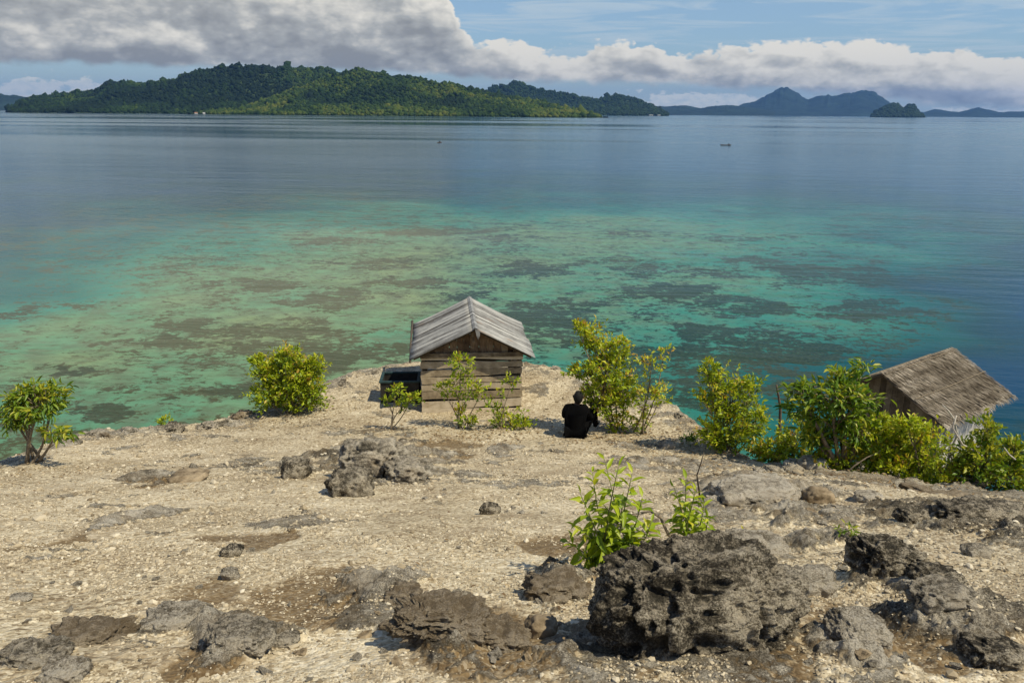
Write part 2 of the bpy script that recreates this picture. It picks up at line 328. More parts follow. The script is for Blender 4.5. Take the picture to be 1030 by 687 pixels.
def zmask(xy, zones, warp=.9):
    w_ = xy + .30 * np.stack([nfbm(xy / .7, 4, 61, .6), nfbm(xy / .7, 4, 67, .6)], 1) * np.clip(np.hypot(xy[:, 0], xy[:, 1]) / 5, .5, 2)[:, None]
    out = []
    for z_ in zones:
        if z_[:4] in ZC:
            c, ac, al, rx, ry = ZC[z_[:4]]; q = w_ - c[:2]; out.append(1 - np.sqrt((q @ ac / rx) ** 2 + (q @ al / ry) ** 2)); continue
        u, v, ru, rv = z_[:4]; c = gpt(u, v); l = gpt(u - ru, v); n_ = gpt(u, v + rv); fz = gpt(u, v - rv)
        ax = np.array([c[0] - l[0], c[1] - l[1]]); rx = np.hypot(*ax); ry = np.hypot(n_[0] - fz[0], n_[1] - fz[1]) / 2
        al = np.array([fz[0] - n_[0], fz[1] - n_[1]]); al /= np.hypot(*al); ac = np.array([al[1], -al[0]]); ZC[z_[:4]] = (c, ac, al, rx, ry); q = w_ - c[:2]
        out.append(1 - np.sqrt((q @ ac / rx) ** 2 + (q @ al / ry) ** 2))
    return out
def base_z(xy):
    xy = np.atleast_2d(xy).astype(float); r = np.hypot(xy[:, 0], xy[:, 1]) + 1e-6; a = np.degrees(np.arctan2(xy[:, 0], xy[:, 1]))
    re = np.interp(a, eaz, er) + .22 * nfbm(np.c_[a / 3.0, a * 0], 6, 71, .68)
    k = np.minimum(1, re / r); zi = fb(xy * k[:, None])
    e = np.maximum(0, r - re); sl_ = np.interp(a, [-180, -40, 8, 14, 20, 60, 180], [1.1, 1.1, 1.1, .8, .62, .62, 1.1])
    return np.maximum(zi - sl_ * (e * e / (e + .35)) * (1 + .25 * nfbm(xy / 1.5, 3, 73)), -1.6)
def gpt(u, v):      # where the ray through a picture point meets the plain slope
    d = ray(u, v); Ys = np.linspace(1.2, 22, 900); q = np.c_[d[0] * Ys, Ys]; zz = fb(q)
    k = np.argmax(EYE + d[2] * Ys < zz) or 899
    return np.array([q[k, 0], q[k, 1], zz[k]])
def ground_fields(xy):
    z = base_z(xy); r = np.hypot(xy[:, 0], xy[:, 1])
    rock = np.full(len(xy), -1.0); hgt = np.zeros(len(xy)); dark = np.full(len(xy), .45)
    for zn, e in zip(ROCKZ, zmask(xy, ROCKZ)):
        g_ = e > rock; rock = np.maximum(rock, e); dark = np.where(g_, zn[5], dark); hgt = np.maximum(hgt, zn[4] * sstep(e, -.15, .75))
    soil = np.full(len(xy), -1.0)
    for e in zmask(xy, SOILZ): soil = np.maximum(soil, e)
    nmid = nfbm(xy / .55, 5, 83, .55); rg = nfbm(xy / .42, 6, 89, .6, True); fine = nfbm(xy / .06, 3, 97, .6)
    rk = sstep(rock * 1.3 + .75 * nmid + .45 * rg - .15, .05, .9)
    scat = sstep(nfbm(xy / .6, 6, 101, .65), .42, .85)          # small ledges anywhere
    a = np.degrees(np.arctan2(xy[:, 0], xy[:, 1])); re = np.interp(a, eaz, er); edge = sstep(r - re, -1.6, .1) * sstep(nmid + .15, -.1, .3)
    rk = np.clip(np.maximum(rk, np.maximum(.7 * scat, .85 * edge)), 0, 1)
    rk = np.where(r > re + .2, np.maximum(rk, .8), rk)
    so_ = sstep(soil * 1.3 + .5 * nmid, -.05, .35)
    z = z + .040 * nfbm(xy / 1.3, 4, 103) + .014 * nmid + hgt * (.45 + .55 * rg) * rk + rk * .035 * rg + rk * .022 * nfbm(xy / .13, 5, 109, .62, True) + .030 * rk * nfbm(xy / .32, 4, 113, .55, True) - .015 * so_ * (1 - rk)
    z = z + np.clip(r - re, 0, 3) * .12 * nfbm(xy / 1.1, 5, 107)
    return z, rk, so_, dark
def gz_at(x, y): return float(ground_fields(np.array([[x, y]]))[0][0])
def G(u, v):        # point on the finished ground seen at picture point (u, v)
    q = gpt(u, v); 
    for _ in range(3):
        z_ = gz_at(q[0], q[1]); d = ray(u, v); q = np.array([q[0], q[1], z_]); vv = px(q)[1][0]
        Y = q[1] + (vv - v) * q[1] * .004 if abs(vv - v) < 12 else q[1]
        q = np.array([d[0] * Y, Y, z_])
    return np.array([q[0], q[1], gz_at(q[0], q[1])])
ga = np.concatenate([np.linspace(-180, -48, 30), np.linspace(-46, -36, 40), np.linspace(-35.8, 35.8, 860), np.linspace(36, 46, 40), np.linspace(48, 174, 29)])
re_ = np.interp(ga, eaz, er)
tn = np.linspace(0, 1, 700); inner = np.exp(np.log(1.6) + (np.log(re_)[None] - np.log(1.6)) * tn[:, None])
GR = np.vstack([np.geomspace(.08, 1.5, 24)[:, None] * np.ones_like(re_)[None], inner, re_[None] + np.cumsum(np.geomspace(.05, 1.0, 42))[:, None], ])
GA = np.radians(ga)[None] * np.ones_like(GR); gxy = np.c_[(GR * np.sin(GA)).ravel(), (GR * np.cos(GA)).ravel()]
zz, rk, so_, dk = ground_fields(gxy)
gm = mesh_np('ground', np.c_[gxy, zz], grid_faces(GR.shape[0], len(ga), True)[:, ::-1])
attr(gm, 'rock', rk); attr(gm, 'soil', so_); attr(gm, 'dark', dk)

def rock_color(t, co, dark, fine=30.0):
    a = t.noise(co, 3.0, 8, 0.65); b2 = t.noise(co, fine, 6, 0.7)
    c3 = t.noise(co, fine * 4.5, 4, 0.75)
    v = t.m('ADD', t.m('ADD', t.m('MULTIPLY_ADD', a, 1.1, -0.33), t.m('MULTIPLY', b2, 0.55)), t.m('MULTIPLY', t.m('SUBTRACT', c3, 0.47), 1.0))
    lt = t.ramp(v, [(0.34, (0.13, 0.108, 0.076)), (0.48, (0.34, 0.30, 0.235)), (0.62, (0.56, 0.51, 0.42))])
    dkc = t.ramp(v, [(0.36, (0.016, 0.013, 0.009)), (0.48, (0.066, 0.055, 0.038)), (0.58, (0.22, 0.190, 0.14)), (0.71, (0.50, 0.445, 0.345))])
    return t.mix(dark, lt, dkc), v
m, t, b = mat('gravel_and_limestone', 0.92, 0.2)
co = t.n('ShaderNodeTexCoord').outputs['Object']
rka = t.n('ShaderNodeAttribute', attribute_name='rock').outputs['Fac']; soa = t.n('ShaderNodeAttribute', attribute_name='soil').outputs['Fac']; dka = t.n('ShaderNodeAttribute', attribute_name='dark').outputs['Fac']
v1 = t.n('ShaderNodeTexVoronoi', {'Vector': co, 'Scale': 75.0, 'Randomness': 1.0}); v2 = t.n('ShaderNodeTexVoronoi', {'Vector': co, 'Scale': 28.0, 'Randomness': 1.0})
c1 = t.n('ShaderNodeSeparateColor', {0: v1.outputs['Color']}).outputs[0]; c2 = t.n('ShaderNodeSeparateColor', {0: v2.outputs['Color']}).outputs[1]
patch = t.noise(co, 0.9, 6, 0.6); gv = t.m('ADD', t.m('MULTIPLY', c1, 0.45), t.m('MULTIPLY', c2, 0.35)); gv = t.m('ADD', gv, t.m('MULTIPLY', t.m('SUBTRACT', patch, 0.5), 0.9))
grav = t.ramp(gv, [(0.05, (0.15, 0.108, 0.060)), (0.32, (0.35, 0.285, 0.185)), (0.55, (0.50, 0.43, 0.30)), (0.85, (0.68, 0.61, 0.47))])
grav = t.mix(t.ss(t.noise(co, 2.3, 6, 0.65), 0.46, 0.68, 0.0, 0.55), grav, (0.24, 0.180, 0.112))
soilc = t.ramp(t.noise(co, 14.0, 7, 0.7), [(0.35, (0.085, 0.053, 0.024)), (0.65, (0.20, 0.138, 0.068))])
rc, rvv = rock_color(t, co, t.m('MULTIPLY', dka, 0.95))
rc = t.mix(t.ss(t.noise(co, 1.6, 6, 0.65), 0.46, 0.66, 0.0, 0.6), rc, (0.21, 0.155, 0.09))
cc = t.mix(t.m('MULTIPLY', soa, t.ss(c1, 0.3, 0.95, 0.98, 0.72)), grav, soilc)
peb = t.ss(t.m('ADD', rka, t.m('MULTIPLY', t.m('SUBTRACT', t.noise(co, 11.0, 8, 0.78), 0.5), 3.0)), 0.35, 0.75)
cc = t.mix(peb, cc, rc)
t.set(b, 'Base Color', cc)
hgv = t.m('ADD', t.m('MULTIPLY', v1.outputs['Distance'], -0.5), t.m('MULTIPLY', v2.outputs['Distance'], -1.0))
hh = t.n('ShaderNodeMix', data_type='FLOAT'); t.set(hh, 0, peb); t.set(hh, 2, hgv); t.set(hh, 3, t.m('MULTIPLY', rvv, 2.6))
bump(t, b, hh.outputs[0], 0.85, 0.010)
GMAT = m
o = obj('ground', gm, GMAT); tag(o, kind='structure')

# ------------------------------------------------------------------ islands
def ridge_obj(name, prof, Yc, W, seed, m, rough=.10, kind='structure', nx=260, ny=70, foot=None, label=None):
    """prof: crest silhouette (u, v); a hill range whose crest runs at forward distance Yc"""
    us = np.array([p[0] for p in prof], float); vs = np.array([p[1] for p in prof], float) + (2.4 if m is hillm else 0)
    uu = np.linspace(us[0], us[-1], nx); H = np.array([P(u, v, Yc)[2] for u, v in zip(uu, np.interp(uu, us, vs))]); X = np.array([ray(u, 110)[0] for u in uu])
    H = np.maximum(H, 0)
    yy = np.linspace(-1, 1, ny); YY = Yc + yy * W
    GY = YY[:, None] * np.ones((1, nx)); GX = X[None] * GY; q = np.c_[GX.ravel(), GY.ravel()]
    L = max(W * .55, 60); H = H * (1 + .07 * nfbm(np.c_[uu / 9, uu * 0], 5, seed, .6)); n_ = nfbm(q / L, 5, seed, .5, True).reshape(ny, nx); n2 = nfbm(q / (L * .8), 4, seed + 5).reshape(ny, nx)
    c = np.clip(1 - np.abs(yy[:, None] + .25 * n2 * (1 - np.abs(yy[:, None]))) ** 1.35, 0, 1)
    c = c / np.maximum(c.max(0, keepdims=True), 1e-6)
    Z = H[None] * c * (1 - .30 * (1 - n_) * (1 - c ** 3)) - 4 * (c <= .02)
    Z += (1 - c ** 2) * 0
    me = mesh_np(name, np.c_[q, Z.ravel()], grid_faces(ny, nx)[:, ::-1]); o = obj(name, me, m); tag(o, kind='structure')
    return X, YY, Z
def interp_grid(X, Y, Z, x, y):
    i = np.clip((x - X[0]) / (X[-1] - X[0]) * (len(X) - 1), 0, len(X) - 1.001); i0 = i.astype(int); fx = i - i0
    j = np.clip((y - Y[0]) / (Y[-1] - Y[0]) * (len(Y) - 1), 0, len(Y) - 1.001); j0 = j.astype(int); fy = j - j0
    return Z[j0, i0] * (1 - fx) * (1 - fy) + Z[j0, i0 + 1] * fx * (1 - fy) + Z[j0 + 1, i0] * (1 - fx) * fy + Z[j0 + 1, i0 + 1] * fx * fy
import bmesh
def ico(sub):
    bm = bmesh.new(); bmesh.ops.create_icosphere(bm, subdivisions=sub, radius=1.0)
    V = np.array([v.co[:] for v in bm.verts]); Fc = np.array([[v.index for v in f.verts] for f in bm.faces]); bm.free(); return V, Fc
ICO1 = ico(1); ICO2 = ico(2)
def canopy(name, label, XYZ, n, size, seed, m, tint, emergent=.03, ymax=None):
    """forest canopy: many separate small uneven crowns standing on the hill"""
    X, Y, Z = XYZ; rng = np.random.default_rng(seed)
    x = rng.uniform(X[0], X[-1], n); y = rng.uniform(Y[0], Y[int(len(Y) * .62)], n); z = interp_grid(X, Y, Z, x, y); x = x * y; k = z > 1.0
    x, y, z = x[k], y[k], z[k]; n = len(x); V, Fc = ICO1
    s = size * rng.lognormal(0, .32, n); em = rng.random(n) < emergent; s = np.where(em, s * .7, s)
    hz = s * rng.uniform(.7, 1.2, n) * np.where(em, 1.7, 1)
    jit = rng.normal(1, .28, (n, len(V), 1)); off = V[None] * jit
    P_ = off * np.stack([s, s, hz], 1)[:, None] + np.stack([x, y, z + hz * .35], 1)[:, None]
    F_ = (Fc[None] + np.arange(n)[:, None, None] * len(V)).reshape(-1, 3)
    me = mesh_np(name, P_.reshape(-1, 3), F_); tv = tint(x, y, z, rng); attr(me, 'tint', np.repeat(tv, len(V)))
    o = obj(name, me, m); tag(o, label, 'forest', None, 'stuff'); return o
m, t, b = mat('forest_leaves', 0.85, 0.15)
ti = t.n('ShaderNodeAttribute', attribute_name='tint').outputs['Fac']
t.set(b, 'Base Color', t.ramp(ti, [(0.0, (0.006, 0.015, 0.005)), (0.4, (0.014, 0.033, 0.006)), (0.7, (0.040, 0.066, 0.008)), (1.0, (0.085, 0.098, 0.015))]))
FOREST = m
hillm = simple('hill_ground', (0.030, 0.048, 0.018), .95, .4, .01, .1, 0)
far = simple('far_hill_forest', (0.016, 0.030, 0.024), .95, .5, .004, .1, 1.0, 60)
sx, sy = 0, 0
r1 = ridge_obj('island_hill', [(5, 112), (25, 99), (50, 95), (75, 92), (100, 89), (115, 80), (130, 82), (150, 84), (180, 79), (200, 73), (230, 67), (245, 65), (265, 68), (290, 67), (320, 69), (345, 72), (370, 76), (430, 88), (500, 100), (560, 112)], 4100, 800, 5, hillm)
r2 = ridge_obj('island_hill', [(188, 117), (200, 112), (240, 108), (280, 95), (320, 80), (345, 71), (368, 68), (384, 72), (400, 76), (430, 80), (460, 86), (490, 91), (520, 96), (550, 103), (580, 110), (612, 117)], 3450, 560, 11, hillm)
canopy('forest', 'dark green rainforest with painted-in cloud shadow on the high back slope of the large island', r1, 34000, 5.8, 1, FOREST, lambda x, y, z, r: np.clip(.22 + .45 * nfbm(np.c_[x, y] / 200, 4, 5) + r.normal(0, .14, len(x)), 0, .8), .05)  # low tint carries a cloud shadow besides the forest's own dark green
canopy('forest', 'yellow green forest and palms on the front spur of the large island', r2, 32000, 4.7, 2, FOREST, lambda x, y, z, r: np.clip(.60 + .42 * nfbm(np.c_[x, y] / 130, 4, 8) + r.normal(0, .16, len(x)) - .0018 * z, 0, 1), .06)
r3 = ridge_obj('island_hill', [(478, 112), (492, 88), (515, 82), (535, 86), (560, 92), (580, 97), (600, 99), (618, 95), (640, 99), (655, 104), (672, 113)], 6800, 900, 17, hillm)
canopy('forest', 'dark forest on the middle headland right of the large island', r3, 12000, 9, 3, FOREST, lambda x, y, z, r: np.clip(.22 + r.normal(0, .14, len(x)), 0, .7))
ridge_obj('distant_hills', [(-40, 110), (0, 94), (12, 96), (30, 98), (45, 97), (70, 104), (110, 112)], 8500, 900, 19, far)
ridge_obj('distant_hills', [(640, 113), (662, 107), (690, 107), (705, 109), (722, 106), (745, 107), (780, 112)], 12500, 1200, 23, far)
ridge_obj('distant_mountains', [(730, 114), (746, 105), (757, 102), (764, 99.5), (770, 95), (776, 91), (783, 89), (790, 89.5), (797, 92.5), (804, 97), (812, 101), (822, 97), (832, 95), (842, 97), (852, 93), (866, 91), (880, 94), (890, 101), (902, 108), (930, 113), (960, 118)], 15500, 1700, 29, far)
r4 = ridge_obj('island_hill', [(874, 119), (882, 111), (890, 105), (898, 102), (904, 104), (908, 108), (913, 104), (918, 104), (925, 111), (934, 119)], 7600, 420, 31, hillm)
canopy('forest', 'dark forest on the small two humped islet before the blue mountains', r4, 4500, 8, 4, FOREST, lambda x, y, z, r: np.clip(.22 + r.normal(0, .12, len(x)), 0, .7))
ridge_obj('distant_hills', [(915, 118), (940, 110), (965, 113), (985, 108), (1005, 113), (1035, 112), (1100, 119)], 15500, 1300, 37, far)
# ------------------------------------------------------------------ haze
hb = bpy.data.meshes.new('haze'); bm = bmesh.new(); bmesh.ops.create_cube(bm, size=1.0); bm.to_mesh(hb); bm.free()
m = bpy.data.materials.new('sea_air'); m.use_nodes = True; t = NT(m.node_tree)
pv = t.n('ShaderNodeVolumePrincipled', {'Color': (0.16, 0.37, 0.82), 'Density': 3.6e-5, 'Anisotropy': 0.2}); t.t.links.new(pv.outputs[0], t.n('ShaderNodeOutputMaterial').inputs['Volume'])
o = obj('haze', hb, m, loc=(0, 0, 0)); o.scale = (46000, 46000, 664); o.location = (0, 0, 327); tag(o, 'pale blue sea air that fades the far islands', 'haze', None, 'stuff')

# ------------------------------------------------------------------ builders
class MB:
    """collects shapes into one mesh"""
    def __init__(s): s.v = []; s.f = []
    def add(s, V, Fs):
        n = len(s.v); s.v += [tuple(map(float, p)) for p in V]; s.f += [tuple(int(i) + n for i in f) for f in Fs]; return s
    def box(s, lo, hi, M=None, jit=0.0, rng=None):
        V = [Vector((x, y, z)) for z in (lo[2], hi[2]) for y in (lo[1], hi[1]) for x in (lo[0], hi[0])]
        if jit: V = [p + Vector(rng.uniform(-jit, jit, 3)) for p in V]
        if M is not None: V = [M @ p for p in V]
        return s.add(V, [(0, 2, 3, 1), (4, 5, 7, 6), (0, 1, 5, 4), (2, 6, 7, 3), (0, 4, 6, 2), (1, 3, 7, 5)])
    def tube(s, pts, rad, n=6):
        pts = [np.array(p, float) for p in pts]; rings = []; prev = None
        for i, p in enumerate(pts):
            d = pts[min(i + 1, len(pts) - 1)] - pts[max(i - 1, 0)]; d = d / (np.linalg.norm(d) + 1e-9)
            a = np.cross(d, (0, 0, 1) if abs(d[2]) < .9 else (1, 0, 0)) if prev is None else prev - d * (prev @ d)
            a = a / (np.linalg.norm(a) + 1e-9); prev = a; b_ = np.cross(d, a); r = rad[i] if hasattr(rad, '__len__') else rad
            rings.append([p + r * (a * math.cos(k * 2 * math.pi / n) + b_ * math.sin(k * 2 * math.pi / n)) for k in range(n)])
        V = [q for rg in rings for q in rg]; Fs = []
        for i in range(len(rings) - 1):
            for k in range(n): Fs.append((i * n + k, i * n + (k + 1) % n, (i + 1) * n + (k + 1) % n, (i + 1) * n + k))
        Fs.append(tuple(range(n))[::-1]); Fs.append(tuple((len(rings) - 1) * n + k for k in range(n)))
        return s.add(V, Fs)
    def build(s, name, m, parent=None, smooth=False, bevel=0):
        me = bpy.data.meshes.new(name); me.from_pydata(s.v, [], s.f); me.update()
        if smooth: me.polygons.foreach_set('use_smooth', [True] * len(me.polygons))
        o = obj(name, me, m, parent)
        if bevel:
            b_ = o.modifiers.new('bevel', 'BEVEL'); b_.width = bevel; b_.segments = 1
        return o

# ------------------------------------------------------------------ rocks
def rock_mat(name, dark, scale=1.0):
    m, t, b = mat(name, 0.93, 0.2); co = t.n('ShaderNodeTexCoord').outputs['Object']
    tc = t.vmul(co, (scale, scale, scale)); c, v = rock_color(t, tc, (dark,) * 3 if False else dark, 26.0)
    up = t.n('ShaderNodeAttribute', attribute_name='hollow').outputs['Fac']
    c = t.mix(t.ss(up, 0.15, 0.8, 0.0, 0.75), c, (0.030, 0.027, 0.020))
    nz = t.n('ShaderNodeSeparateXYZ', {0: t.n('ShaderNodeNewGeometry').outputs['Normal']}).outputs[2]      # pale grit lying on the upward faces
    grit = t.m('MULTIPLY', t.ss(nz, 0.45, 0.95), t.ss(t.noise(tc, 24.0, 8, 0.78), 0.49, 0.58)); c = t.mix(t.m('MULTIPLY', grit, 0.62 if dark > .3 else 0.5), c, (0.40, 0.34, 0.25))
    c = t.mix(t.ss(t.noise(tc, 2.0, 5, 0.6), 0.50, 0.70, 0.0, 0.5 if dark < .8 else 0.2) if name[:5] != 'brown' else 0.55, c, (0.20, 0.145, 0.085))
    t.set(b, 'Base Color', c); bump(t, b, v, 1.0, 0.02 / scale); return m
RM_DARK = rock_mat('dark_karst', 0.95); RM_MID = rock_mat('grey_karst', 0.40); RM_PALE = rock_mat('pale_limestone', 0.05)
m, t, b = mat('brown_stone', 0.93, 0.2); co = t.n('ShaderNodeTexCoord').outputs['Object']
nn = t.noise(co, 9, 7, .65); t.set(b, 'Base Color', t.ramp(nn, [(.35, (.10, .072, .042)), (.65, (.33, .26, .17))])); bump(t, b, nn, 1, .015); RM_BROWN = m
RM_MIX = rock_mat('brown_stained_karst', 0.60)
ICOS = {}
def rock(name, label, base, size, m, seed, sub=4, pits=.5, sink=.25, rz=0., rough=.35, cat='rock', group=None, flat=.15):
    if sub not in ICOS: ICOS[sub] = ico(sub)
    V, Fc = ICOS[sub]; V = V.copy(); rng = np.random.default_rng(seed); off = rng.uniform(0, 90, 3); s = np.array(size) / 2
    V0 = V; V = V * (s / s.mean())
    big = nfbm(V * 1.3 + off, 3, seed); med = nfbm(V * 3.3 + off, 5, seed + 3, .55); rg = nfbm(V * 2.4 + off, 5, seed + 7, .6, True)
    # solution hollows: Worley-like pits
    C = rng.normal(size=(int(60 + 120 * pits), 3)); C /= np.linalg.norm(C, axis=1)[:, None]; C *= s / s.mean(); rad = rng.uniform(.05, .20, len(C)); hol = np.zeros(len(V))
    Vw = V + .10 * np.stack([med, rg, big], 1)
    for c, r_ in zip(C, rad): hol = np.maximum(hol, np.clip(1 - np.linalg.norm(Vw - c, axis=1) / r_, 0, 1))
    hol = sstep(hol, 0, .6)
    d = 1 + rough * (.75 * big + .38 * med + .30 * rg) - .15 * pits * hol * (1 + .4 * med)
    rg2 = nfbm(V * 5.5 + off, 4, seed + 11, .6, True)
    if sub >= 4: d = d + .035 * nfbm(V * 14 + off, 3, seed + 9, .6) + (.02 + .07 * pits) * rg2
    V = V0; V = np.sign(V) * np.abs(V) ** .74 * d[:, None] * s
    V[:, 2] = np.where(V[:, 2] > 0, V[:, 2], V[:, 2] * .6); me = mesh_np(name, V, Fc); attr(me, 'hollow', hol * pits)
    o = obj(name, me, m, loc=(base[0], base[1], base[2] + size[2] * (.5 - sink))); o.rotation_euler = (0, 0, rz)
    if label: tag(o, label, cat, group)
    return o
q = G(708, 655); k = mpp(q[1], 640)
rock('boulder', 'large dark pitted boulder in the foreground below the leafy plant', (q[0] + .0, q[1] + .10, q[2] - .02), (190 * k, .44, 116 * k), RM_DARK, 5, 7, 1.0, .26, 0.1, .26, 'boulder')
def rk_at(u, v, wpx, hpx, m, seed, label, sub=5, pits=.6, sink=.3, dep=.8, rough=.35, name='rock', rz=0., cat='rock', group=None):
    q = G(u, v); k = mpp(q[1], v); w_ = wpx * k; return rock(name, label, (q[0], q[1] + w_ * dep * .3, q[2]), (w_, w_ * dep, hpx * k), m, seed, sub, pits, sink, rz, rough, cat, group)
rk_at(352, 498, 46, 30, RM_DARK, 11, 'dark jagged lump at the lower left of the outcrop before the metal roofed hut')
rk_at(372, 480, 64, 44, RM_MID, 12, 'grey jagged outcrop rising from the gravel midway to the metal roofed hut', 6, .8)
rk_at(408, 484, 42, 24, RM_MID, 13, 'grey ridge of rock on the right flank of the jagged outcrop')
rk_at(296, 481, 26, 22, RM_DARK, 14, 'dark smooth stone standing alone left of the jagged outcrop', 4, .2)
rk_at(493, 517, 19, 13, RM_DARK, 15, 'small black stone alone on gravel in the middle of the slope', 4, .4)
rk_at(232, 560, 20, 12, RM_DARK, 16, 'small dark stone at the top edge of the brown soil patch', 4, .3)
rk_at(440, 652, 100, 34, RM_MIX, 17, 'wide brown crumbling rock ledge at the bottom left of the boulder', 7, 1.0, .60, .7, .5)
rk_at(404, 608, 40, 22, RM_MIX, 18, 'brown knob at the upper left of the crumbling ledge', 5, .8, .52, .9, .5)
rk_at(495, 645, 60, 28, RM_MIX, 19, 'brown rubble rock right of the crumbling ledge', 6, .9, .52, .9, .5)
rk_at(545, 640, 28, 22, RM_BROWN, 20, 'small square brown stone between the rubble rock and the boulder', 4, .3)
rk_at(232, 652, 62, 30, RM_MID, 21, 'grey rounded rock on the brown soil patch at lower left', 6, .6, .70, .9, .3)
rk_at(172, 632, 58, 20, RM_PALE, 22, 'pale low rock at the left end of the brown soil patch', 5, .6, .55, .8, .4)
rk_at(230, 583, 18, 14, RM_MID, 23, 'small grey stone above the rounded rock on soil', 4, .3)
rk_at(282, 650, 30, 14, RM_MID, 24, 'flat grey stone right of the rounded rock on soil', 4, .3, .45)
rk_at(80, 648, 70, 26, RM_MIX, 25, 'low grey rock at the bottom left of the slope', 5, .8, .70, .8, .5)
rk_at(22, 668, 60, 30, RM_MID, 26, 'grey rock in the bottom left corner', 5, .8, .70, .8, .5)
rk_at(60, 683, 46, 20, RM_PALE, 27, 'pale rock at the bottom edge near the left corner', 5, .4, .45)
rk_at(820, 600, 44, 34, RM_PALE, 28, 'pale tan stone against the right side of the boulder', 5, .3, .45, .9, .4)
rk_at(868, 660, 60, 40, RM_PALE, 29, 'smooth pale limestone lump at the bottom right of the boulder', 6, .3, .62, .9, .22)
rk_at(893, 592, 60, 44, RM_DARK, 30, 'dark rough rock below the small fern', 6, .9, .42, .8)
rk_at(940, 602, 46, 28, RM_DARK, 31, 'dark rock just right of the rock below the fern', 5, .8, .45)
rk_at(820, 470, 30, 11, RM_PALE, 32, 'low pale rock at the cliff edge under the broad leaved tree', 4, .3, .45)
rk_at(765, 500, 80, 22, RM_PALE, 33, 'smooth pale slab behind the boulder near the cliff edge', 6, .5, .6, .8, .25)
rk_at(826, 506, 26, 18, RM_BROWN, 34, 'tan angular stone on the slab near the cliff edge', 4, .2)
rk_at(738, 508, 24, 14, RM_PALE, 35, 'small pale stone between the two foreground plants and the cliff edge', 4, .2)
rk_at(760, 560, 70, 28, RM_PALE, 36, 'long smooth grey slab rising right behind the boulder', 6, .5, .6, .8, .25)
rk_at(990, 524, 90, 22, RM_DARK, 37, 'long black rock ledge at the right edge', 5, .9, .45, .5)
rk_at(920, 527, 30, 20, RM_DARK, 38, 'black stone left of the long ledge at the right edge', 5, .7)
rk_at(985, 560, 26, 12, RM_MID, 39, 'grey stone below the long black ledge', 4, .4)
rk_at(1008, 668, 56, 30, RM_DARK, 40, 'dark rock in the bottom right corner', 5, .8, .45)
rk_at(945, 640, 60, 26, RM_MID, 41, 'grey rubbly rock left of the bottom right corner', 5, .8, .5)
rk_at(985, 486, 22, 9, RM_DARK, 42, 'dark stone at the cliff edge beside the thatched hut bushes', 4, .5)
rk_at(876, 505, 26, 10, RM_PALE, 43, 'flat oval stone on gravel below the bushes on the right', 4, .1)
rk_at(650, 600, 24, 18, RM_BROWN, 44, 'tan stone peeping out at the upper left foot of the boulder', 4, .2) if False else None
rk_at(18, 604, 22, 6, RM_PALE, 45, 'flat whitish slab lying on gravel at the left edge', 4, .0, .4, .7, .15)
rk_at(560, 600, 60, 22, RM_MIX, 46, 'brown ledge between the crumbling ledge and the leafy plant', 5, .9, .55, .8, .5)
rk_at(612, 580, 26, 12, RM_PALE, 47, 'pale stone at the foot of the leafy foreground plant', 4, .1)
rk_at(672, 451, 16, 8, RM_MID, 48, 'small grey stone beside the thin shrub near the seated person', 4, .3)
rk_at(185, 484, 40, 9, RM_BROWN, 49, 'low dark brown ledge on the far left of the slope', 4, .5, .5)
# countable loose stones, all alike
rng = np.random.default_rng(77); protos = []
for i in range(5):
    o = rock('loose_stone', None, (0, 0, 0), (.09, .075, .055), [RM_PALE, RM_PALE, RM_BROWN, RM_MID, RM_PALE][i], 200 + i, 2, .4, .3, 0, 1.3); o.data.polygons.foreach_set('use_smooth', [False] * len(o.data.polygons))
    protos.append(o); COL.objects.unlink(o)
cnt = 0
for i in range(400):
    u = rng.uniform(5, 1025); v = 470 + 215 * rng.random() ** .8
    if cnt >= 150: break
    q = gpt(u, v)
    if q[1] > 9.5: continue
    s_ = rng.uniform(.15, .62) ** 1.0 * (q[1] / 4) ** .35
    pi_ = rng.integers(5); c = protos[pi_].copy(); COL.objects.link(c); c.location = (q[0], q[1], gz_at(q[0], q[1]) + .006); c.rotation_euler = (rng.uniform(-.3, .3), rng.uniform(-.3, .3), rng.uniform(0, 6.28)); c.scale = (s_ * rng.uniform(.7, 1.2), s_ * rng.uniform(.7, 1.1), s_ * rng.uniform(.5, .95))
    tone = ['pale', 'pale', 'brown', 'grey', 'pale'][pi_]; zone = 'left part' if u < 340 else ('middle' if u < 680 else 'right part')
    tag(c, 'small angular %s stone lying loose on the %s of the gravel slope' % (tone, zone), 'stone', '%s loose stones on the %s of the gravel slope' % (tone, zone)); cnt += 1
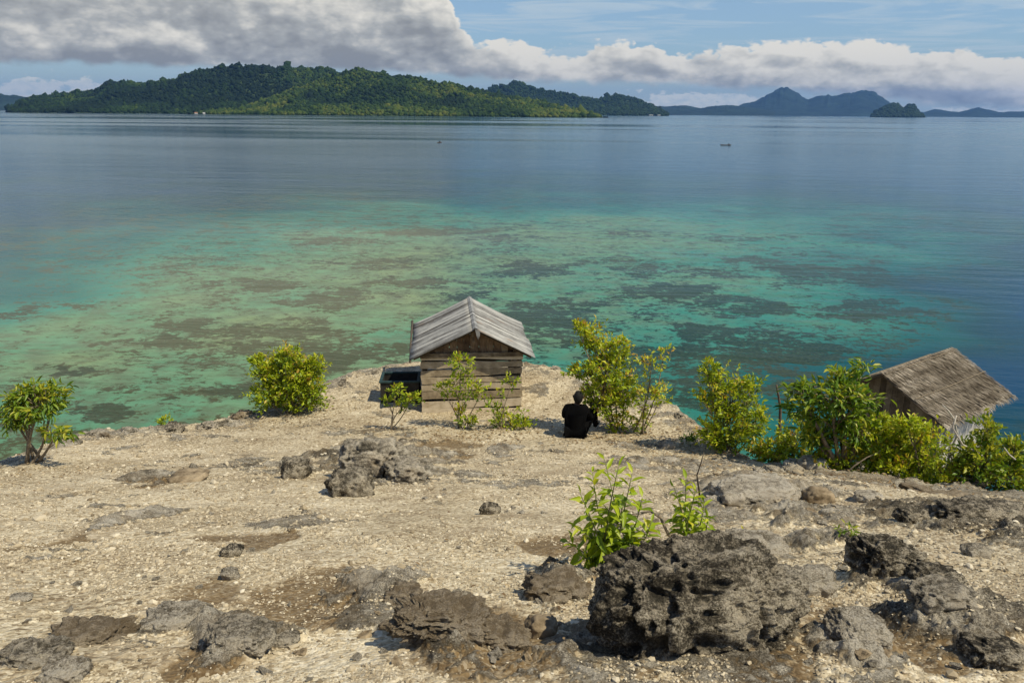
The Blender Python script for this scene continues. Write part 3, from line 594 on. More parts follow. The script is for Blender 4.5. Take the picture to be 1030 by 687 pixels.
# gravel: tens of thousands of small coral fragments
def gravel():
    rng = np.random.default_rng(9); n = 130000; a = np.radians(rng.uniform(-37, 37, n)); r = 1.9 * np.exp(rng.random(n) ** .85 * math.log(9.2)); x, y = r * np.sin(a), r * np.cos(a); q = np.c_[x, y]
    ad = np.degrees(a); ok = r < np.interp(ad, eaz, er) + .3; q, r = q[ok], r[ok]
    z, rk_, so2, _ = ground_fields(q); dens = vnoise(q / .5, 301) * .5 + vnoise(q / .17, 302) * .35
    ok = rng.random(len(q)) < np.clip(.62 + 1.3 * dens - .6 * rk_ - .62 * so2, .05, 1) * np.where(q[:, 1] < 5, 1.0, .62); q, r, z = q[ok], r[ok], z[ok]; n = len(q)
    sz = .0036 * rng.lognormal(0, .50, n) * (r / 3) ** .62; sz = np.where(rng.random(n) < .02, sz * 1.7, sz)
    V, Fc = ICO1; V = V[:12] if len(V) > 12 else V
    bm = bmesh.new(); bmesh.ops.create_icosphere(bm, subdivisions=1, radius=1); V = np.array([v.co[:] for v in bm.verts]); Fc = np.array([[v.index for v in f.verts] for f in bm.faces]); bm.free()
    W = V[None] * rng.uniform(.65, 1.25, (n, len(V), 1)) * (sz[:, None] * np.c_[rng.uniform(.8, 1.7, n), rng.uniform(.7, 1.2, n), rng.uniform(.45, .9, n)])[:, None]
    th = rng.uniform(0, 6.28, n); c, s_ = np.cos(th)[:, None], np.sin(th)[:, None]
    W = np.stack([W[..., 0] * c - W[..., 1] * s_, W[..., 0] * s_ + W[..., 1] * c, W[..., 2]], -1) + np.c_[q, z + sz * .25][:, None]
    me = mesh_np('gravel', W.reshape(-1, 3), (Fc[None] + np.arange(n)[:, None, None] * len(V)).reshape(-1, 3), False)
    attr(me, 'tint', np.repeat(np.clip(rng.normal(.5, .24, n), 0, 1), len(V)))
    m, t, b = mat('coral_gravel', .92, .2); ti = t.n('ShaderNodeAttribute', attribute_name='tint').outputs['Fac']
    t.set(b, 'Base Color', t.ramp(ti, [(0., (.16, .125, .08)), (.3, (.33, .27, .18)), (.6, (.44, .375, .265)), (1., (.60, .54, .42))]))
    tag(obj('gravel', me, m), 'pale broken coral gravel strewn over the slope', 'gravel', None, 'stuff')
gravel()

# ------------------------------------------------------------------ plants
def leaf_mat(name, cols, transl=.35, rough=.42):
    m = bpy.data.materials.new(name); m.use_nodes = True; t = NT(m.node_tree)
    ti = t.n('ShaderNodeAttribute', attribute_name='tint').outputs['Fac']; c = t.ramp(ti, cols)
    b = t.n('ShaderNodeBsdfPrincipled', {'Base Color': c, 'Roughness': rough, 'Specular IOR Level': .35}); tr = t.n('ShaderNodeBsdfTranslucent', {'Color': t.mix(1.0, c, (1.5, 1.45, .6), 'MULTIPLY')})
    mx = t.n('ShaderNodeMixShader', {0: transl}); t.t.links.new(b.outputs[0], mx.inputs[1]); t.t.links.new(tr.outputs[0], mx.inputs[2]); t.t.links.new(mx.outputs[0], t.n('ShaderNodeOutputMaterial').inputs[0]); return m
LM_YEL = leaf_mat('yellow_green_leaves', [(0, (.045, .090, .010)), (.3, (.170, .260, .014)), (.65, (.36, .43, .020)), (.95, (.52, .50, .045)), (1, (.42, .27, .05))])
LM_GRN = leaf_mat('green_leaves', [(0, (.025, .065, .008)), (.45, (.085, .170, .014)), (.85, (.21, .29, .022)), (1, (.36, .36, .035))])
BARK = simple('bark', (.20, .16, .11), .9, .45, 30); DEAD = simple('bleached_wood', (.46, .42, .36), .9, .3, 25); DARKBARK = simple('dark_bark', (.09, .07, .05), .9, .4, 30)
LEAF8 = (np.array([(0, 0, 0), (-.5, .33, .06), (0, .35, -.05), (.5, .33, .06), (-.36, .70, .02), (0, .72, -.09), (.36, .70, .02), (0, 1, -.22)]), [np.array([(1, 4, 5, 2), (2, 5, 6, 3)]), np.array([(0, 1, 2), (0, 2, 3), (4, 7, 5), (5, 7, 6)])])
LEAF4 = (np.array([(0, 0, 0), (-.5, .5, .08), (0, 1, -.12), (.5, .5, .08)]), [np.array([(0, 1, 2), (0, 2, 3)])])
def leaves(name, base, dirs, L, W, tint, m, parent, kind=LEAF4, seed=0, flat=.5):
    rng = np.random.default_rng(seed); n = len(base); d = dirs / np.linalg.norm(dirs, axis=1)[:, None]
    up = np.array([0, 0, 1.]) * flat + rng.normal(0, .45, (n, 3)); s = np.cross(d, up); s /= np.linalg.norm(s, axis=1)[:, None] + 1e-9; nn = np.cross(s, d)
    T, Fs = kind; V = base[:, None] + T[None, :, 0:1] * (s * W[:, None])[:, None] + T[None, :, 1:2] * (d * L[:, None])[:, None] + T[None, :, 2:3] * (nn * L[:, None])[:, None]
    k = len(T); fs = [(f[None] + np.arange(n)[:, None, None] * k).reshape(-1, f.shape[1]) for f in Fs]
    me = mesh_np(name, V.reshape(-1, 3), fs); attr(me, 'tint', np.repeat(np.clip(tint, 0, 1), k)); return obj(name, me, m, parent)
def crv(a, b_, sag, rng, n=5, wob=.06):
    a, b_ = np.array(a, float), np.array(b_, float); L = np.linalg.norm(b_ - a); tt = np.linspace(0, 1, n)[:, None]; side = rng.normal(0, 1, 3) * wob * L
    return list(a + (b_ - a) * tt + np.sin(tt * math.pi) * (side + np.array([0, 0, sag * L])))
def bush(name, label, base, Y, clumps, leaf, seed, m=LM_YEL, twigs=60, per=12, tint=(.5, .22), stems='woody', kind=LEAF4, cat='bush', wl=.45, group=None, bark=BARK, droop=0., thick=.012, air=.0, stem_label=None):
    """base: picture point of the root; clumps: (u, v, ru, rv[, weight]) leafy masses at forward distance Y"""
    rng = np.random.default_rng(seed); leaf = leaf * 1.12; twigs = twigs * 1.5; root = P(base[0], base[1], Y); root[2] = gz_at(root[0], root[1])
    e = empty(name, tuple(root)); tag(e, label, cat, group); k = mpp(Y, base[1]); st = MB(); Bs, Ds, Ts = [], [], []
    for c in clumps:
        u, v, ru, rv = c[:4]; w_ = c[4] if len(c) > 4 else 1.; rr = (ru + rv) / 2 * k; dy = rng.uniform(-.35, .35) * rr if len(c) < 6 else c[5]
        C = P(u, v, Y + dy) - root; rad = np.array([ru * k, rr, rv * k * 1.02])
        foot = np.array([rng.normal(0, .05), rng.normal(0, .05), -.06]) * (1 + rr); stem = crv(foot, C - np.array([0, 0, rad[2] * .35]), .0, rng, 7, .05)
        r0 = thick * (1 + rr); st.tube(stem, list(np.linspace(r0, r0 * .4, 7)), 6)
        for i in range(int(twigs * w_)):
            d = rng.normal(size=3); d /= np.linalg.norm(d); d[2] = d[2] * .9 + .12; tip = C + d * rad * (rng.uniform(.45, 1.05) ** .6 if i % 9 else 1.32) * (1 + .18 * vnoise((d * 2.2 + seed)[None], seed)[0])
            if (tip + root)[2] < base_z((tip + root)[:2])[0] + .05: continue
            s0 = C + (tip - C) * rng.uniform(-.05, .35) * .9 if i % 4 else np.array(stem[rng.integers(4, 7)])
            tw = crv(s0, tip, .06, rng, 4, .08)
            if i % 4 == 0 or i % 3 == 0: st.tube(tw, [r0 * .28, r0 * .2, r0 * .14, r0 * .07], 4)
            tw = np.array(tw); ax = tw[-1] - tw[0]; shade = rng.normal(0, .15)
            for j in range(per):
                f = 1 - (j / per) * .62; idx = f * 3; i0 = min(int(idx), 2); p = tw[i0] * (1 - idx + i0) + tw[i0 + 1] * (idx - i0)
                Bs.append(p + rng.normal(0, leaf * .25, 3)); dd = ax / (np.linalg.norm(ax) + 1e-6) * .7 + rng.normal(0, .6, 3) + np.array([0, 0, .25 - droop]); Ds.append(dd)
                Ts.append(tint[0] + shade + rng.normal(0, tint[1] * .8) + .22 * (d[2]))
    st.build('trunk' if cat == 'tree' else 'stem', bark, e, True); Bs, Ds, Ts = map(np.array, (Bs, Ds, Ts)); L = leaf * rng.uniform(.6, 1.25, len(Bs))
    leaves('crown' if cat == 'tree' else 'foliage', Bs, Ds, L, L * wl, Ts, m, e, kind, seed + 1); return e
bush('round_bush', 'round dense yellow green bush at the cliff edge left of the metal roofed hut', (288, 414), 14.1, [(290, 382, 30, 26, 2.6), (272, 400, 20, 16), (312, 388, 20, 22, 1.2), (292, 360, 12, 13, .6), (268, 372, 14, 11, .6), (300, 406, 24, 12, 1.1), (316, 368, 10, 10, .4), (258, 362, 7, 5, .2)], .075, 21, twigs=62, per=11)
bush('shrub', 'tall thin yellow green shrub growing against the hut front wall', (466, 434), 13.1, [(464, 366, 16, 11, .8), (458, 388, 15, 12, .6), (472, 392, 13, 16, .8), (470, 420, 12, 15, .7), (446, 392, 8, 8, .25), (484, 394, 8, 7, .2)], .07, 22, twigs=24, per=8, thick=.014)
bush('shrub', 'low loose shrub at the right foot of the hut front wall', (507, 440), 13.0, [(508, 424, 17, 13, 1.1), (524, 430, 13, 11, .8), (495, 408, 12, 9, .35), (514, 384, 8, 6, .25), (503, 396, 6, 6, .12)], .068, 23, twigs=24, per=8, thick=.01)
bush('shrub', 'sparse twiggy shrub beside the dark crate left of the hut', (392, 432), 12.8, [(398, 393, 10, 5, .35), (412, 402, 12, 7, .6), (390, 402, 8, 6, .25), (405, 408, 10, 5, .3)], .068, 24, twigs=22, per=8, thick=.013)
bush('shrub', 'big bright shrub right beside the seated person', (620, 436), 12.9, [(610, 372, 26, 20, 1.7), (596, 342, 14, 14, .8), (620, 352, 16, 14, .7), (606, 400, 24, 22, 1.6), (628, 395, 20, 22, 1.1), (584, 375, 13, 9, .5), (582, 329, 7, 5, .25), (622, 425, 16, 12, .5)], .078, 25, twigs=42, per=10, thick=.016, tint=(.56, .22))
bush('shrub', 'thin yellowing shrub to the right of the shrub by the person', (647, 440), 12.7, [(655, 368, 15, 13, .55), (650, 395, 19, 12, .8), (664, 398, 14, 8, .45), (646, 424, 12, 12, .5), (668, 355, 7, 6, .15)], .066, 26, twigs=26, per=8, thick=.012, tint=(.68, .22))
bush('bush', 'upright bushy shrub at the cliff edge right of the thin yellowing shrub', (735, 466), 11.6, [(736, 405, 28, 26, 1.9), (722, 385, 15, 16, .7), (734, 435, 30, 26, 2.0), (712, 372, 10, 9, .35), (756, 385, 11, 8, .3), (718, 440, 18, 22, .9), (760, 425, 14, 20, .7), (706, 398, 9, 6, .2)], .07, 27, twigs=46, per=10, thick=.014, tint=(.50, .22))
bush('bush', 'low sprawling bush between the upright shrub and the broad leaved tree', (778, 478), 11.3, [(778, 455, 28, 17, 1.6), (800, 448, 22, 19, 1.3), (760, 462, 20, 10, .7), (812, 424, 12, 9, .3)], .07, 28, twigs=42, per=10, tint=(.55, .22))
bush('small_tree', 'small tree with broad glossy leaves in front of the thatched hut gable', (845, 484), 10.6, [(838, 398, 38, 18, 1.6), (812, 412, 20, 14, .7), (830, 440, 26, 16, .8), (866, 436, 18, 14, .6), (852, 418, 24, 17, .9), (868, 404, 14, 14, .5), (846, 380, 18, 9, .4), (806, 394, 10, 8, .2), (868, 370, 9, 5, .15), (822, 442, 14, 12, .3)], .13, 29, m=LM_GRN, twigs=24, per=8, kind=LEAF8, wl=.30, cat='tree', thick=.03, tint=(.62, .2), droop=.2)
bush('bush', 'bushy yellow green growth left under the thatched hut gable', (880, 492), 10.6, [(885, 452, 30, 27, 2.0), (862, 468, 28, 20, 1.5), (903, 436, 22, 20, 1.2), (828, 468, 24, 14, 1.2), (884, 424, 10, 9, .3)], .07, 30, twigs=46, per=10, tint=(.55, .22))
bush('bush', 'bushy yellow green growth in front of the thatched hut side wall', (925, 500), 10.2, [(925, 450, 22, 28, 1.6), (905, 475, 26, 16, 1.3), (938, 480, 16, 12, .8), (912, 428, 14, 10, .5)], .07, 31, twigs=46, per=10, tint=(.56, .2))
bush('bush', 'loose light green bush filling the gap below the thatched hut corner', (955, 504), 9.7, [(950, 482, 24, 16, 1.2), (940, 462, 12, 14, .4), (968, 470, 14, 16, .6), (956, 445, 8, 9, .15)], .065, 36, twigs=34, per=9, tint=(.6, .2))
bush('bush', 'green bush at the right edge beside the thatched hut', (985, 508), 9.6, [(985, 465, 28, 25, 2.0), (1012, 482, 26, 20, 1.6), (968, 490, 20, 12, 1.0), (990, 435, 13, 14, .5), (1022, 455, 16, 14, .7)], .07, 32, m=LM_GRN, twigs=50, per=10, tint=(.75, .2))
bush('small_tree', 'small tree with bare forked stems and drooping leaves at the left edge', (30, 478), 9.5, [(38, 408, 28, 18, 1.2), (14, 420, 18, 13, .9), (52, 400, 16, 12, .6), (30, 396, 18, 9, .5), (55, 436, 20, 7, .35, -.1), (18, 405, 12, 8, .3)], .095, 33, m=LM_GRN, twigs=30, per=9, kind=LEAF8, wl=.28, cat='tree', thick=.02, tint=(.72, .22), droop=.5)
bush('small_plant', 'tiny yellow green plant at the cliff edge left of the round bush', (166, 428), 13.0, [(166, 423, 9, 4, .7)], .06, 34, twigs=16, per=7, cat='plant', thick=.004)
bush('small_plant', 'small dark green plant on the ground right of the thin yellowing shrub', (694, 452), 12.0, [(693, 445, 8, 8, .9)], .06, 35, m=LM_GRN, twigs=20, per=7, cat='plant', thick=.004, tint=(.3, .2))
def leafy_plant(name, label, base, Y, tips, leaf, seed, nl=16, m=LM_YEL, tint=.55, thick=.006, side=2):
    """upright stems, each carrying lance shaped leaves in a spiral"""
    rng = np.random.default_rng(seed); root = P(base[0], base[1], Y); root[2] = gz_at(root[0], root[1]); e = empty(name, tuple(root)); tag(e, label, 'plant'); st = MB(); Bs, Ds, Ts, Ls = [], [], [], []
    for ti_ in tips:
        u, v = ti_[:2]; dy = ti_[2] if len(ti_) > 2 else rng.uniform(-.16, .12); tip = P(u, v, Y + dy) - root; foot = np.array([rng.normal(0, .03), rng.normal(0, .03), -.05])
        c = crv(foot, tip, .0, rng, 9, .07); st.tube(c, list(np.linspace(thick, thick * .35, 9)), 6); c = np.array(c); n = int(nl * 1.5) + rng.integers(-3, 4)
        for j in range(n):
            f = 1 - (j / n) * .72; idx = f * 8; i0 = min(int(idx), 7); p = c[i0] * (1 - idx + i0) + c[i0 + 1] * (idx - i0); ax = c[i0 + 1] - c[i0]; ax /= np.linalg.norm(ax)
            ph = j * 2.4 + rng.normal(0, .3); s1 = np.cross(ax, (1, 0, .1)); s1 /= np.linalg.norm(s1); s2 = np.cross(ax, s1); o_ = s1 * math.cos(ph) + s2 * math.sin(ph)
            rise = .9 if j < 5 else rng.uniform(-.25, .45); Bs.append(p); Ds.append(o_ + ax * rise + np.array([0, 0, -.12])); Ts.append(tint + rng.normal(0, .13) + (.18 if j < 5 else 0)); Ls.append(leaf * (rng.uniform(.5, .85) if j < 4 else rng.uniform(.75, 1.2)))
    st.build('stem', simple('green_stem', (.14, .15, .05), .7, .3, 30), e, True); Ls = np.array(Ls)
    leaves('foliage', np.array(Bs), np.array(Ds), Ls, Ls * .30, np.array(Ts), m, e, LEAF8, seed + 1, .9); return e
yb = 3.75
leafy_plant('leafy_plant', 'tall leafy green plant with lance shaped leaves behind the big boulder', (616, 588), yb, [(608, 462), (596, 475), (622, 470), (636, 476), (584, 497), (600, 500), (646, 500), (628, 505), (580, 530), (594, 540), (612, 525), (655, 525), (640, 540), (586, 560), (604, 565), (622, 555), (645, 558), (572, 545), (630, 575)], .105, 51, 15, tint=.44)
leafy_plant('leafy_plant', 'smaller leafy plant with crooked stem rising behind the top of the boulder', (690, 558), 4.1, [(690, 482), (700, 492), (678, 490), (708, 505), (694, 515), (706, 530), (684, 508), (712, 520), (700, 545)], .095, 52, 12, tint=.40)
leafy_plant('small_plant', 'little yellow green sprig beside the top of the boulder', (752, 548), 4.6, [(748, 534), (756, 538), (742, 544), (722, 546)], .055, 53, 6, tint=.6, thick=.003)
leafy_plant('fern', 'small feathery green fern above the dark rock on the right', (858, 552), 4.6, [(850, 526), (862, 532), (842, 530), (872, 540), (856, 540), (846, 544), (866, 548)], .045, 54, 14, m=LM_GRN, tint=.8, thick=.003)
def stick(name, label, pts, Y, r, m, ground=False):
    q = [P(u, v, Y + (d[0] if d else 0)) for u, v, *d in pts]; e0 = q[0].copy(); st = MB(); st.tube([p - e0 for p in q], list(np.linspace(r, r * .45, len(q))), 6); o = st.build(name, m, None, True); o.location = tuple(e0); tag(o, label, 'stick'); return o
stick('wooden_stake', 'weathered dark stake standing up from the slope in front of the reef', [(783, 470), (784, 440), (785, 410), (783, 398), (781, 387)], 13.2, .035, DARKBARK)
stick('bare_twig', 'thin bare twig standing up behind the small leafy plant', [(704, 500), (701, 478), (705, 466), (708, 455)], 4.4, .006, DARKBARK)
stick('dead_branch', 'bare crooked stem bending over between the two foreground leafy plants', [(683, 548), (672, 537), (664, 520), (654, 514), (645, 516)], 4.0, .011, BARK)
stick('dead_branch', 'bleached dead branch fanning across the thatched hut side wall', [(952, 478), (955, 455), (963, 438), (960, 422), (953, 412), (948, 407)], 9.9, .018, DEAD)
stick('dead_branch', 'bleached forked branch above the right hand bush', [(1003, 478), (996, 466), (985, 456), (968, 447), (958, 430), (962, 418)], 9.5, .02, DEAD)
stick('dead_branch', 'short white twig sticking out at the far right above the bush', [(1021, 462), (1015, 457), (1010, 450)], 9.3, .013, DEAD)
stick('dead_branch', 'brown leaning branch at the foot of the broad leaved tree', [(848, 478), (860, 468), (872, 460), (884, 455)], 10.2, .014, BARK)
stick('dead_branch', 'fallen dry branch lying at the foot of the small left tree', [(-4, 488), (12, 482), (28, 474), (48, 468), (62, 470)], 9.2, .016, BARK) if False else None

# ------------------------------------------------------------------ metal roofed hut
def plank_mat(name, c0, c1, c2, ax=(0.9, 0.9, 9.0)):
    m, t, b = mat(name, .85, .2); co = t.n('ShaderNodeTexCoord').outputs['Object']; ti = t.n('ShaderNodeAttribute', attribute_name='tint').outputs['Fac']
    g = t.noise(t.vmul(co, ax), 9.0, 8, .72, .3); kn = t.noise(co, 5.0, 5, .6); v = t.m('ADD', t.m('ADD', t.m('MULTIPLY', ti, .50), t.m('MULTIPLY', g, .75)), t.m('MULTIPLY', t.m('SUBTRACT', kn, .55), .7))
    t.set(b, 'Base Color', t.ramp(v, [(.25, c0), (.55, c1), (.85, c2)])); bump(t, b, g, .3, .004); return m
def planks(name, quads, th, m, parent, rng, jit=.006):
    """quads: list of 4 outline points each; every board gets thickness, its own tone and slightly uneven edges"""
    V, Fs, T = [], [], []
    for q in quads:
        q = [np.array(p, float) for p in q]; n = np.cross(q[1] - q[0], q[3] - q[0]); n /= np.linalg.norm(n) + 1e-9; tt = np.clip(rng.normal(.45, .28), 0, 1); k = 7; i0 = len(V)
        for s in range(k):
            f = s / (k - 1); lo = q[0] * (1 - f) + q[1] * f; hi = q[3] * (1 - f) + q[2] * f; w_ = (hi - lo) / (np.linalg.norm(hi - lo) + 1e-9)
            lo = lo + w_ * rng.normal(0, jit); hi = hi + w_ * rng.normal(0, jit); o_ = n * rng.normal(0, jit * .4)
            V += [lo + n * th / 2 + o_, hi + n * th / 2 + o_, hi - n * th / 2 + o_, lo - n * th / 2 + o_]; T += [tt] * 4
        for s in range(k - 1):
            a = i0 + s * 4
            for j in range(4): Fs.append((a + j, a + 4 + j, a + 4 + (j + 1) % 4, a + (j + 1) % 4))
        Fs.append((i0, i0 + 1, i0 + 2, i0 + 3)); e_ = i0 + (k - 1) * 4; Fs.append((e_ + 3, e_ + 2, e_ + 1, e_))
    me = mesh_np(name, np.array(V), [np.array(Fs)], False); attr(me, 'tint', T); return obj(name, me, m, parent)
WOOD = plank_mat('weathered_planks', (.085, .060, .038), (.34, .275, .185), (.58, .50, .38)); WOODV = plank_mat('brown_boards', (.035, .022, .013), (.15, .095, .055), (.36, .27, .17), (9, 9, .9))
WOODD = simple('dark_timber', (.075, .055, .035), .9, .4, 18)
YN = 14.12; A = P(478, 331, YN); d_ = ray(472, 299); YB = (A[2] - EYE) / d_[2]; B = P(472, 299, YB); hyaw = math.atan2(-(B[0] - A[0]), B[1] - A[1]); RL = math.hypot(B[0] - A[0], B[1] - A[1])
EL = P(413, 361, YN + .08); ER = P(539, 361, YN - .08)
hc = np.array([A[0] - .25 * math.sin(hyaw), A[1] + .25 * math.cos(hyaw)]); hz = P(476, 413, hc[1])[2]; hz = min(hz, gz_at(hc[0], hc[1]) + .02)
hut = empty('wooden_hut', (hc[0], hc[1], hz), hyaw); tag(hut, 'small weathered plank hut with grey corrugated metal roof on the rocky knoll', 'hut')
hr = A[2] - hz; he = (EL[2] + ER[2]) / 2 - hz; xl = -abs(EL[0] - A[0]); xr = abs(ER[0] - A[0]); wl, wr = xl + .22, xr - .24; WD = RL - .5; rng = np.random.default_rng(5)
def roof_z(x): return hr + (he - hr) * (x / xl if x < 0 else x / xr) - .035
def wall_top(x): return roof_z(x)
eb = min(roof_z(wl), roof_z(wr)) - .03
def lap(y, sgn, nm):
    qs = []; cuts = -.12 + np.r_[0, np.cumsum(rng.uniform(.8, 1.25, 8))]; cuts = -.12 + (cuts + .12) * (eb + .12) / (cuts[-1] + .12); nb_ = 8
    for i in range(nb_):
        z0, z1 = cuts[i] + .004, cuts[i + 1] - rng.uniform(.014, .034); s_ = rng.normal(0, .009); o1, o2 = rng.normal(0, .004, 2)
        qs.append([(wl - .02 + rng.uniform(-.02, .02), y + o1 - sgn * .002, z0 + s_), (wr + .02 + rng.uniform(-.02, .02), y + o2 - sgn * .002, z0 - s_), (wr + .02, y + o2, z1 - s_), (wl - .02, y + o1, z1 + s_)])
    return planks(nm, qs, .02, WOOD, hut, rng, .009)
lap(0, 1, 'front_wall'); lap(WD, -1, 'back_wall')
for x, nm in ((wl, 'side_wall'), (wr, 'side_wall')):
    qs = []; hb_ = (eb + .12) / 7
    for i in range(7): qs.append([(x, .03, -.12 + i * hb_), (x, WD - .03, -.12 + i * hb_), (x, WD - .03, -.12 + (i + 1) * hb_ - .012), (x, .03, -.12 + (i + 1) * hb_ - .012)])
    planks(nm, qs, .02, WOOD, hut, rng)
for y in (.02, WD - .02):
    qs = []; x = wl
    while x < wr - .02:
        w_ = rng.uniform(.10, .17); x1 = min(x + w_, wr); qs.append([(x + .006, y, eb - .05), (x + .006, y, roof_z(x) - .02), (x1, y, roof_z(x1) - .02), (x1, y, eb - .05)]); x = x1
    planks('gable_boards', qs, .018, WOODV, hut, rng, .004)
for x, y in ((wl + .03, .05), (wr - .03, .05), (wl + .03, WD - .05), (wr - .03, WD - .05)):
    MB().box((x - .035, y - .02, -.4), (x + .035, y + .05, roof_z(x) - .03)).build('corner_post', WOODD, hut, bevel=.004)
MB().box((wl - .03, -.055, eb - .07), (wr + .03, -.028, eb + .02)).build('beam', WOOD, hut, bevel=.003)
m, t, b = mat('corrugated_zinc', .62, .4); co = t.n('ShaderNodeTexCoord').outputs['Object']
st_ = t.noise(t.vmul(co, (.25, 3.4, .25)), 2.2, 5, .6); s2_ = t.noise(co, 7, 6, .65); sv_ = t.m('ADD', t.m('MULTIPLY_ADD', st_, 1.35, -.28), t.m('MULTIPLY', s2_, .3))
c_ = t.ramp(sv_, [(.36, (.075, .068, .060)), (.48, (.155, .152, .145)), (.58, (.25, .248, .238)), (.70, (.37, .365, .345))])
c_ = t.mix(t.ss(t.noise(t.vmul(co, (.6, 5, .6)), 1.7, 6, .6), .60, .72, 0, .7), c_, (.20, .12, .07)); t.set(b, 'Base Color', c_); t.set(b, 'Metallic', .15); bump(t, b, s2_, .3, .004); ZINC = m
def sheet(side):
    nyy, nxx = 230, 9; Vv = []; X1 = xl if side < 0 else xr
    for i in range(nyy):
        y = -.25 + RL * i / (nyy - 1); sh = int((y + .25) / (RL / 3.999)); ex = [.0, .02, -.015, .01][sh % 4]
        for j in range(nxx):
            f = j / (nxx - 1); x = X1 * f * (1 + ex * f); z = hr + (he - hr) * f * (1 + ex) + .018 * math.sin(y * 2 * math.pi / .12) + .012 * math.sin(f * 3.1 + sh) * f - .03 * math.sin(f * math.pi) * (.3 + .2 * sh)*.5
            Vv.append((x, y, z + (.004 if sh % 2 else 0)))
    Fc = grid_faces(nyy, nxx); me = mesh_np('roof_panel', np.array(Vv), Fc if side < 0 else Fc[:, ::-1]); o = obj('roof_panel', me, ZINC, hut); s_ = o.modifiers.new('solid', 'SOLIDIFY'); s_.thickness = .004; s_.offset = 0
sheet(-1); sheet(1)
MB().add([(-.045, -.26, hr - .002), (.0, -.27, hr + .026), (.05, -.26, hr - .002), (-.045, RL - .24, hr - .002), (0, RL - .24, hr + .026), (.05, RL - .24, hr - .002)], [(0, 1, 4, 3), (1, 2, 5, 4)]).build('ridge_cap', ZINC, hut)
rcap = [o for o in bpy.data.objects if o.name.startswith('ridge_cap')][0]; rcap.modifiers.new('solid', 'SOLIDIFY').thickness = .005
MB().add([(-.005, -.265, hr + .01), (.09, -.27, hr - .04), (.085, -.285, hr - .13), (.05, -.28, hr - .20), (.02, -.275, hr - .12)], [(0, 1, 2, 3, 4)]).build('torn_flap', ZINC, rcap).modifiers.new('solid', 'SOLIDIFY').thickness = .004
MB().tube([(xl + .01, -.27, he - .03), (xl - .01, RL * .5 - .2, he + .0), (xl - .02, RL - .2, he + .05)], [.022, .02, .026], 7).build('eave_pole', DARKBARK, hut, True)
for s_ in (-1, 1):
    X1 = (xl if s_ < 0 else xr)
    for y in (-.15, WD + .12): MB().tube([(0, y, hr - .05), (X1 * .94, y, hr + (he - hr) * .94 - .05)], .022, 5).build('rafter', WOODD, hut)
MB().box((.0 - .06, -.10, hr - .30), (-.01, -.075, hr - .08)).build('king_post', WOOD, hut)
# crate in the shade left of the hut
q = P(404, 411, 15.0); q[2] = gz_at(q[0], q[1]); cr = empty('crate', tuple(q), .06); tag(cr, 'dark open crate with a dull teal rim standing left of the plank hut', 'crate')
TEAL = simple('faded_teal_paint', (.018, .042, .044), .7, .4, 14); BLK = simple('dark_crate_boards', (.028, .026, .022), .85, .4, 12)  # crate boards in one near-black tone, rim in dull teal
w2, d2, h2 = .38, .30, .42
for lo, hi in (((-w2, -d2, -.05), (w2, -d2 + .03, h2)), ((-w2, d2 - .03, -.05), (w2, d2, h2)), ((-w2, -d2 + .032, -.05), (-w2 + .03, d2 - .032, h2)), ((w2 - .03, -d2 + .032, -.05), (w2, d2 - .032, h2))):
    MB().box(lo, hi).build('side_panel', BLK, cr, bevel=.004)
MB().box((-w2 + .031, -d2 + .031, -.04), (w2 - .031, d2 - .031, -.01)).build('base_panel', BLK, cr)
rm = MB()
for lo, hi in (((-w2 - .02, -d2 - .02, h2 + .001), (w2 + .02, -d2 + .04, h2 + .035)), ((-w2 - .02, d2 - .04, h2 + .001), (w2 + .02, d2 + .02, h2 + .035)), ((-w2 - .02, -d2 + .041, h2 + .001), (-w2 + .04, d2 - .041, h2 + .035)), ((w2 - .04, -d2 + .041, h2 + .001), (w2 + .02, d2 - .041, h2 + .035))): rm.box(lo, hi)
rm.build('rim', TEAL, cr, bevel=.004)

